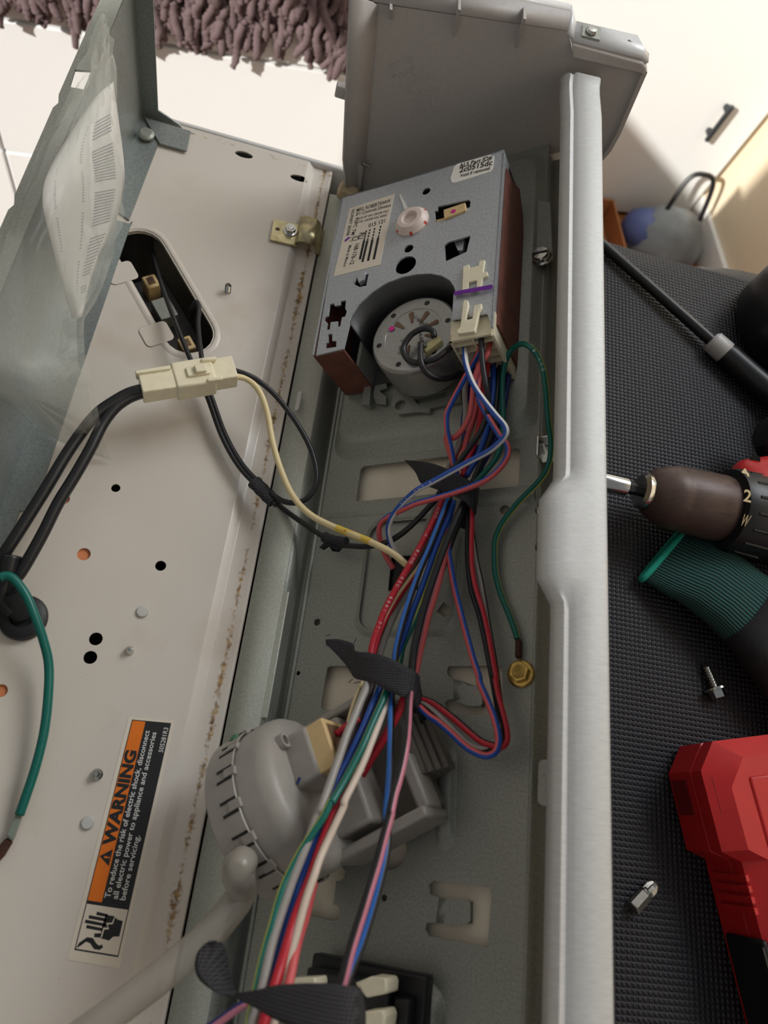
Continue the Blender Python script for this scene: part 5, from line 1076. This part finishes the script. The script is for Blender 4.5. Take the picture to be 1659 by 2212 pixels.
# plastic pouch with the folded sheet on the rear panel
rows = [[(222, 25, -.1315), (230, 45, -.131), (237, 70, -.1305), (243, 95, -.130)],
        [(160, 170, -.131), (190, 190, -.126), (220, 205, -.122), (252, 228, -.120)],
        [(80, 345, -.131), (140, 350, -.118), (200, 372, -.112), (266, 395, -.109)],
        [(2, 545, -.131), (90, 560, -.114), (170, 575, -.106), (246, 552, -.105)],
        [(-60, 700, -.130), (30, 720, -.110), (110, 745, -.100), (180, 720, -.100)],
        [(-110, 800, -.128), (0, 830, -.110), (90, 850, -.095), (196, 810, -.092)]]
G = [[xpl(*p) for p in r_] for r_ in rows]
G.append([deck(u, v, z) for u, v, z in ((-120, 820, .008), (10, 868, .006), (120, 948, .004), (236, 992, .003))])
G = [[np.maximum(p, (-9, -9, .002)) for p in catmull(r_, 5)] for r_ in G]
cols = [catmull([G[j][i] for j in range(len(G))], 5) for i in range(len(G[0]))]
rnd = random.Random(3)
ph = [(rnd.uniform(20, 60), rnd.uniform(0, 6.28)) for _ in range(5)]
GG = [[cols[i][j] + V(1, 0, .3) * .0012 * sum(math.sin(f_ * .012 * (i * (1.5 if k % 2 else -2.2) + j * (1.0 + .6 * k)) * 2 + p_) for k, (f_, p_) in enumerate(ph)) / 2 for i in range(len(cols))] for j in range(len(cols[0]))]
b = MB(); b.grid(GG); pouch = thing('plastic_pouch', 'crinkled clear plastic pouch hanging on the rear panel', 'pouch', D, GG[-1][0]); part('front_film', b, film, pouch, sharp=180)
b = MB(); b.grid([[p + V(-.0035, 0, .0) if p[0] > -.127 else p for p in r_] for r_ in GG]); part('back_film', b, film, pouch, sharp=180)
b = MB(); b.tube([GG[-1][i] for i in range(len(GG[-1]))], .0007, 6); part('sealed_edge', b, film, pouch)
# folded sheet
Z7b = ((0, 0), 3.607)
sh = [[(640, 900, -.1265), (760, 740, -.124), (880, 640, -.122)], [(400, 1290, -.124), (640, 1150, -.117), (930, 1000, -.1135)], [(332, 1545, -.122), (650, 1450, -.112), (968, 1390, -.110)], [(390, 1840, -.118), (640, 1800, -.109), (900, 1720, -.107)], [(480, 2200, -.113), (600, 2180, -.107), (720, 2130, -.104)], [(560, 2480, -.108), (600, 2480, -.104), (640, 2470, -.102)]]
SG = [[xpl(Z(*Z7b, [p])[0][0], Z(*Z7b, [p])[0][1], p[2] - .0025) for p in r_] for r_ in sh]
SG = [catmull(r_, 4) for r_ in SG]; SG = [[p for p in c_] for c_ in zip(*[catmull([SG[j][i] for j in range(len(SG))], 5) for i in range(len(SG[0]))])]
b = MB(); b.grid(SG); fs = solo('folded_sheet', b, paper, 'folded white printed service sheet inside the clear pouch', 'paper', solid=.0005, sharp=180)
b = MB()
nr, ncl = len(SG), len(SG[0])
for j in range(3, nr - 4):
    for c0_, c1_ in ((1, 4), (5, 7)):
        if (j * 7 + c0_) % 5 == 0: continue
        p, q, r_, s_ = SG[j][c0_], SG[j][min(c1_, ncl - 1)], SG[j + 1][min(c1_, ncl - 1)], SG[j + 1][c0_]
        for k in range(3):
            f0, f1 = k / 3, k / 3 + .14; b.add([p * (1 - f0) + s_ * f0 + V(.0005, 0, .0002), q * (1 - f0) + r_ * f0 + V(.0005, 0, .0002), q * (1 - f1) + r_ * f1 + V(.0005, 0, .0002), p * (1 - f1) + s_ * f1 + V(.0005, 0, .0002)], [(0, 1, 2, 3)])
part('print_lines', b, inkg, fs, kind='stuff')

# ================================================================== ON THE LID: mat and tools (world axes)
MX0, MX1 = .125, .55; n1, n2 = 26, 44; G = []
for j in range(n2 + 1):
    y = -.25 + (.4665 + .25 + .02) * j / n2; row = []
    for i in range(n1 + 1):
        x = MX0 + (MX1 - MX0) * i / n1; z = .0006 * math.sin(x * 31 + y * 17)
        ye = .447 + .010 * (x - .22) / .15 + .003 * math.sin(x * 40)
        yy = y
        if y > ye:
            s_ = y - ye; yy = ye + .011 * math.sin(min(1.5, s_ / .011)); z -= .011 * (1 - math.cos(min(1.5, s_ / .011))) + max(0, s_ - .0165)
        row.append((x, yy, z - .0015))
    G.append(row)
b = MB(); b.grid(G); solo('rubber_mat', b, matm, 'black dimpled rubber mat spread over the machine lid', 'mat', solid=.003, sharp=180, base=(.3, .1, -.004))

def along(o, d, up=(0, 0, 1)):
    d = nrm(d); s = nrm(np.cross(up, d)); u = np.cross(d, s); return lambda t, w, h: np.array(o) + d * t + s * w + u * h
# --- cordless drill
za = .030; d0, d1_ = deck(1300, 1040, za), deck(1659, 1122, za); dd_ = nrm(d1_ - d0)
dr = thing('cordless_drill', 'cordless drill with worn brown chuck and red body lying on the mat', 'drill', D, (d1_[0], d1_[1], 0))
def at(u): # distance along the axis for picture column u
    return float((deck(u, 1040 + (u - 1300) * 82 / 359, za) - d0) @ dd_)
k = np.linalg.norm(deck(1480, 1075, za) - CAM) / FPX
b = MB(); b.lathe([(.0052, at(1250)), (.0056, at(1252)), (.0056, at(1352)), (.0050, at(1354))], d0, ax=dd_, n=20); part('bit_holder', b, chrome, dr, label='shiny magnetic bit holder')
b = MB(); b.lathe([(.0038, at(1350)), (.0038, at(1396))], d0, ax=dd_, n=6); part('hex_shank', b, black, dr)
b = MB(); b.lathe([(.004, at(1381)), (.0095, at(1380)), (.0118, at(1386)), (.0118, at(1398)), (.011, at(1402))], d0, ax=dd_, n=28); part('chuck_nose', b, chrome, dr)
b = MB(); b.lathe([(.0120, at(1396)), (.0150, at(1405)), (.0190, at(1432)), (.0205, at(1452)), (.0200, at(1458)), (.0205, at(1464)), (.0215, at(1550)), (.0205, at(1566))], d0, ax=dd_, n=36); part('chuck', b, chuckm, dr)
b = MB(); b.lathe([(.021, at(1558)), (.0262, at(1562)), (.0275, at(1575)), (.0285, at(1640)), (.028, at(1652)), (.0290, at(1660)), (.0290, at(1760))], d0, ax=dd_, n=40); cl = part('clutch_ring', b, black, dr)
s_ = nrm(np.cross(V(0, 0, 1), dd_)); 
for a in np.arange(-60, 200, 22):
    r_ = s_ * math.cos(math.radians(a)) + V(0, 0, 1) * math.sin(math.radians(a)); t0, t1 = at(1580), at(1630); q = [d0 + dd_ * t0 + r_ * .0272, d0 + dd_ * t1 + r_ * .0284]
    b = MB(); b.tube(q, .0011, 6); part('grip_rib', b, black, cl)
gold = mat('gold_print', (206, 186, 140), .4)
for ch, u, v in (('4', 1612, 1030), ('2', 1612, 1084), ('W', 1604, 1135)):
    d_ = ray(u, v); 
    best = None
    for t in np.linspace(.3, 1.0, 1400):
        P = CAM + d_ / np.linalg.norm(d_) * t; a_ = (P - d0) @ dd_; rr = np.linalg.norm(P - d0 - dd_ * a_)
        if rr < .0284: best = P; break
    if best is None: continue
    nn_ = nrm(best - d0 - dd_ * ((best - d0) @ dd_)); tx = np.cross(dd_, nn_)
    c_ = best + nn_ * .0004
    lettering(ch, c_ - dd_ * .0026, c_ + dd_ * .0026, .0072, nn_, gold, cl, bold=.02, lift=.0003)
c1 = d0 + dd_ * at(1690)
upv = nrm(np.cross(dd_, s_)); upv = upv if upv[2] > 0 else -upv
b = MB(); rings = []
for t, ry_, rz_ in ((at(1572), .012, .010), (at(1590), .022, .016), (at(1650), .030, .020), (at(1760), .034, .028), (at(1950), .034, .030), (at(2000), .026, .022)):
    c_ = d0 + dd_ * t + s_ * .012 + upv * .006; rings.append([c_ + s_ * ry_ * math.cos(a) + upv * rz_ * math.sin(a) for a in np.linspace(0, 2 * math.pi, 20, endpoint=False)])
b.loft(rings); part('motor_body', b, redp, dr, sharp=60)
b = MB(); b.lathe([(.002, -.016), (.010, -.015), (.0165, -.008), (.0175, 0), (.0175, .03), (.015, .034)], deck(1632, 935, .035) + V(.02, 0, 0), ax=(1, -.1, 0), n=28); part('side_knob', b, black, dr)
b = MB(); P = d0 + dd_ * at(1760); hv = nrm(V(.25, .96, 0)); b.hexa([P + s_ * w_ + dd_ * t_ + upv * -.012 for t_, w_ in ((-.004, .01), (.034, .01), (.040, .14), (.004, .14))], [P + s_ * w_ + dd_ * t_ + upv * .014 for t_, w_ in ((-.004, .01), (.034, .01), (.040, .14), (.004, .14))]); part('handle', b, black, dr, bevel=.006)
P = deck(1631, 994, .046); b = MB(); b.lathe([(.0032, 0), (.003, .0006), (.0002, .0004)], P, ax=nrm(CAM - P), n=14); part('body_screw', b, black, dr)

# --- work glove
g0, g1 = deck(1397, 1250, .012), deck(1518, 1115, .020)
gc = (g0 + g1) / 2; wdv = nrm(g1 - g0); wdv[2] = 0; wdv = nrm(wdv); gl_dir = nrm(V(wdv[1], -wdv[0], 0)); gw_ = np.linalg.norm(g1 - g0) / 2
gv = thing('work_glove', 'black dotted work glove with teal knitted cuff under the drill', 'glove', D, (gc[0], gc[1], 0))
def gring(t, w, h, sh=0.0, n=28, z0=.002): 
    c_ = V(gc[0], gc[1], 0) + gl_dir * t + wdv * sh
    return [c_ + wdv * w * math.cos(a) + V(0, 0, z0 + h + h * math.sin(a) * (1 + .12 * math.cos(2 * a))) for a in np.linspace(0, 2 * math.pi, n, endpoint=False)]
b = MB(); rings = [gring(t, w, h, sh) for t, w, h, sh in ((-.001, gw_ * .96, .0048, 0), (.012, gw_ * .93, .009, 0), (.028, gw_ * .88, .014, .001), (.045, gw_ * .86, .0155, .002), (.062, gw_ * .92, .016, .003))]
b.loft(rings, False, False); cuff = part('knit_cuff', b, knit, gv, sharp=180)
uvl = cuff.data.uv_layers.new(name='UV')
for poly in cuff.data.polygons:
    for li in poly.loop_indices:
        vi = cuff.data.loops[li].vertex_index; uvl.data[li].uv = ((vi // 28) / 4, (vi % 28) / 28)
MATS['glove_knit'].node_tree.nodes['Wave Texture'].inputs['Scale'].default_value = 20
b = MB(); rg = gring(-.001, gw_ * .97, .0050); b.tube(rg + [rg[0]], .0022, 8); part('cuff_edge', b, teal, gv, sharp=180)
b = MB(); rings = [gring(t, w, h, sh) for t, w, h, sh in ((.058, gw_ * .93, .0162, .003), (.075, gw_ * 1.02, .018, .002), (.10, gw_ * 1.12, .018, 0), (.13, gw_ * 1.08, .016, 0), (.145, gw_ * .98, .013, 0), (.150, gw_ * .7, .009, 0))]
b.loft(rings); part('palm', b, palm, gv, sharp=180)
for k_, (s, ln) in enumerate(((-.75, .055), (-.25, .066), (.25, .068), (.72, .052))):
    o_ = V(gc[0], gc[1], .014) + gl_dir * .140 + wdv * gw_ * s; pth = [o_, o_ + gl_dir * ln * .5 + V(0, 0, .003), o_ + gl_dir * ln + V(0, 0, -.004)]; b = MB(); pth = catmull(pth, 5); b.tube(pth, [.0115 - .003 * (i / 10) ** 3 for i in range(len(pth))], 12); part('finger', b, palm, gv, sharp=180)
o_ = V(gc[0], gc[1], .014) + gl_dir * .085 + wdv * gw_ * 1.0; pth = catmull([o_, o_ + gl_dir * .025 + wdv * .022, o_ + gl_dir * .05 + wdv * .03], 5); b = MB(); b.tube(pth, .0118, 12); part('thumb', b, palm, gv, sharp=180)
b = MB()
for i in range(9):
    for j in range(7):
        t = .080 + .008 * i; wv_ = -.8 * gw_ + .0075 * j + (.0037 if i % 2 else 0); hh = .018 * (2 + .12) * math.sqrt(max(0, 1 - (wv_ / (gw_ * 1.08)) ** 2)) * .5 + .0195
        b.lathe([(.0013, 0), (.0011, .0006), (.0003, .0009)], V(gc[0], gc[1], hh) + gl_dir * t + wdv * wv_, n=8)
part('grip_dots', b, mat('dot_grey', (120, 122, 126), .3), gv, kind='stuff')

# --- screw and bit on the mat
o_ = deck(1547, 1492, .0045); f_ = along(o_, deck(1530, 1452, .003) - o_)
hs = thing('hex_screw', 'small loose hex-head sheet-metal screw on the mat', 'screw', D, (o_[0], o_[1], .0005))
dv_ = nrm(deck(1530, 1452, .003) - o_); b = MB(); b.lathe([(.0068, 0), (.0068, .0012), (.0055, .0016)], o_, ax=dv_, n=20); part('washer_flange', b, chrome, hs)
b = MB(); b.lathe([(.0046, -.0048), (.0049, -.0043), (.0049, .0)], o_, ax=dv_, n=6); part('hex_head', b, chrome, hs, sharp=20)
b = MB(); pr = []
for k_ in range(8): pr += [(.0027, .0014 + .0018 * k_), (.0027, .0014 + .0018 * k_ + .0005), (.0019, .0014 + .0018 * k_ + .0012)]
b.lathe(pr + [(.0003, .0185)], o_, ax=dv_, n=10); part('thread', b, chrome, hs)
o_ = deck(1367, 1962, .0042); e_ = deck(1416, 1908, .0042); dv_ = nrm(e_ - o_); LB = np.linalg.norm(e_ - o_)
sb = thing('screwdriver_bit', 'short steel cross-head screwdriver bit on the mat', 'screwdriver bit', D, (o_[0], o_[1], 0)); bitm = mat('bit_steel', (150, 148, 142), .35, .85, .15, 300)
b = MB(); b.lathe([(.0036, 0), (.0039, .0006), (.0039, LB * .52), (.0030, LB * .58), (.0030, LB * .62), (.0036, LB * .66)], o_, ax=dv_, n=6); part('hex_shank', b, bitm, sb, sharp=20)
b = MB(); pr = [(.0034, LB * .62), (.0034, LB * .82), (.0020, LB * .97), (.0006, LB * 1.0)]; b.lathe(pr, o_, ax=dv_, n=12)
for i in range(len(b.v)):
    if (i % 12) in (1, 4, 7, 10): a_ = (b.v[i] - o_) @ dv_; b.v[i] = o_ + dv_ * a_ + (b.v[i] - o_ - dv_ * a_) * .55
part('cross_tip', b, bitm, sb, sharp=25)
P = deck(1499, 1832, .001); b = MB(); b.lathe([(.0012, 0), (.0009, .0006), (.0002, .0009)], P, n=8); solo('metal_chip', b, chrome, 'tiny bright metal chip beside the red case', 'metal chip')

# --- black probe with grey ring, black rounded case at the mat edge
p0_, p1_ = deck(1296, 524, .0045), deck(1680, 862, .010); ax_ = nrm(p1_ - p0_); tl = lambda u: float((deck(u, 524 + (u - 1296) * .88, .006) - p0_) @ ax_)
pr_ = thing('black_probe', 'thin black rod tool with light grey collar lying on the mat', 'tool', D, (p0_[0], p0_[1], 0))
b = MB(); b.lathe([(.0036, -.10), (.0040, 0), (.0044, tl(1545))], p0_, ax=ax_, n=16); part('shaft', b, black, pr_)
b = MB(); b.lathe([(.0064, tl(1536)), (.0084, tl(1540)), (.0086, tl(1566)), (.0074, tl(1570))], p0_, ax=ax_, n=20); part('collar', b, mat('collar_grey', (178, 176, 174), .4), pr_, label='light grey collar')
b = MB(); b.lathe([(.0080, tl(1566)), (.0088, tl(1576)), (.0098, tl(1680)), (.0098, tl(1850)), (.007, tl(1870))], p0_, ax=ax_, n=20); part('grip', b, black, pr_)
P = deck(1640, 735, 0); b = MB(); b.lathe([(.050, 0), (.054, .006), (.054, .034), (.049, .046), (.036, .054), (.002, .057)], (P[0] + .030, P[1] + .012, .0005), n=40); solo('black_case', b, black, 'rounded glossy black case at the mat edge behind the probe', 'case', sharp=50)

# --- red bit case
q0, q1, q2 = deck(1422, 1618), deck(1570, 2230), deck(1640, 1560)
vy = nrm(q1 - q0); vx = V(-vy[1], vy[0], 0); HC = .042
rc = thing('bit_case', 'red plastic tool-bit case with black latch on the mat', 'tool case', D, (q0[0], q0[1], 0))
def rp_(s, t, z): return q0 + vx * s + vy * t + V(0, 0, z)      # s away from its long visible side, t toward the near end
W_, LN = .12, .20
def rbox(mb, s0, s1, t0, t1, z0, z1): return mb.hexa([rp_(s, t, z0) for s, t in ((s0, t0), (s1, t0), (s1, t1), (s0, t1))], [rp_(s, t, z1) for s, t in ((s0, t0), (s1, t0), (s1, t1), (s0, t1))])
# shell: octagonal body with a chamfered top edge
def shell(z, ins): return [rp_(s, t, z) for s, t in ((ins, .014 + ins), (.012 + ins, ins), (W_ - ins, ins), (W_ - ins, LN), (ins + .010, LN), (ins + .010, .060), (ins, .054))]
b = MB(); b.loft([shell(.0005, .002), shell(.004, 0), shell(.024, 0), shell(.0245, .0012), shell(.0255, .0012), shell(.026, 0), shell(.034, .0), shell(HC, .010)]); part('shell', b, redp, rc, sharp=25)
for t0, t1, z0, z1 in ((.018, .036, .006, .019), (.018, .036, .028, .037)):
    b = MB(); sl = .0 if z1 < .03 else .004
    b.hexa([rp_(-.0006 + (sl * .2), t, z0) for t in (t0, t1)] + [rp_(.003, t, z0) for t in (t1, t0)], [rp_(-.0004 + sl, t, z1) for t in (t0, t1)] + [rp_(.005, t, z1) for t in (t1, t0)]); part('corner_window', b, redd, rc)
for k_ in range(4):
    b = MB(); rbox(b, .0085, .0105, .066 + .005 * k_, .069 + .005 * k_, .010, .036); part('grip_rib', b, redp, rc)
b = MB(); rbox(b, .007, .0105, .095, .150, .008, .038); lt = part('latch', b, black, rc, bevel=.002, label='black latch')
b = MB(); rbox(b, .0062, .0075, .098, .147, .036, .0375); part('latch_edge', b, blackr, lt)
b = MB(); rbox(b, .022, W_ - .01, .020, LN - .01, HC - .001, HC + .0012); part('lid_panel', b, redp, rc, bevel=.0012)
b = MB(); rbox(b, .034, W_ - .02, .034, LN - .02, HC + .001, HC + .0024); part('lid_boss', b, redp, rc, bevel=.0012)
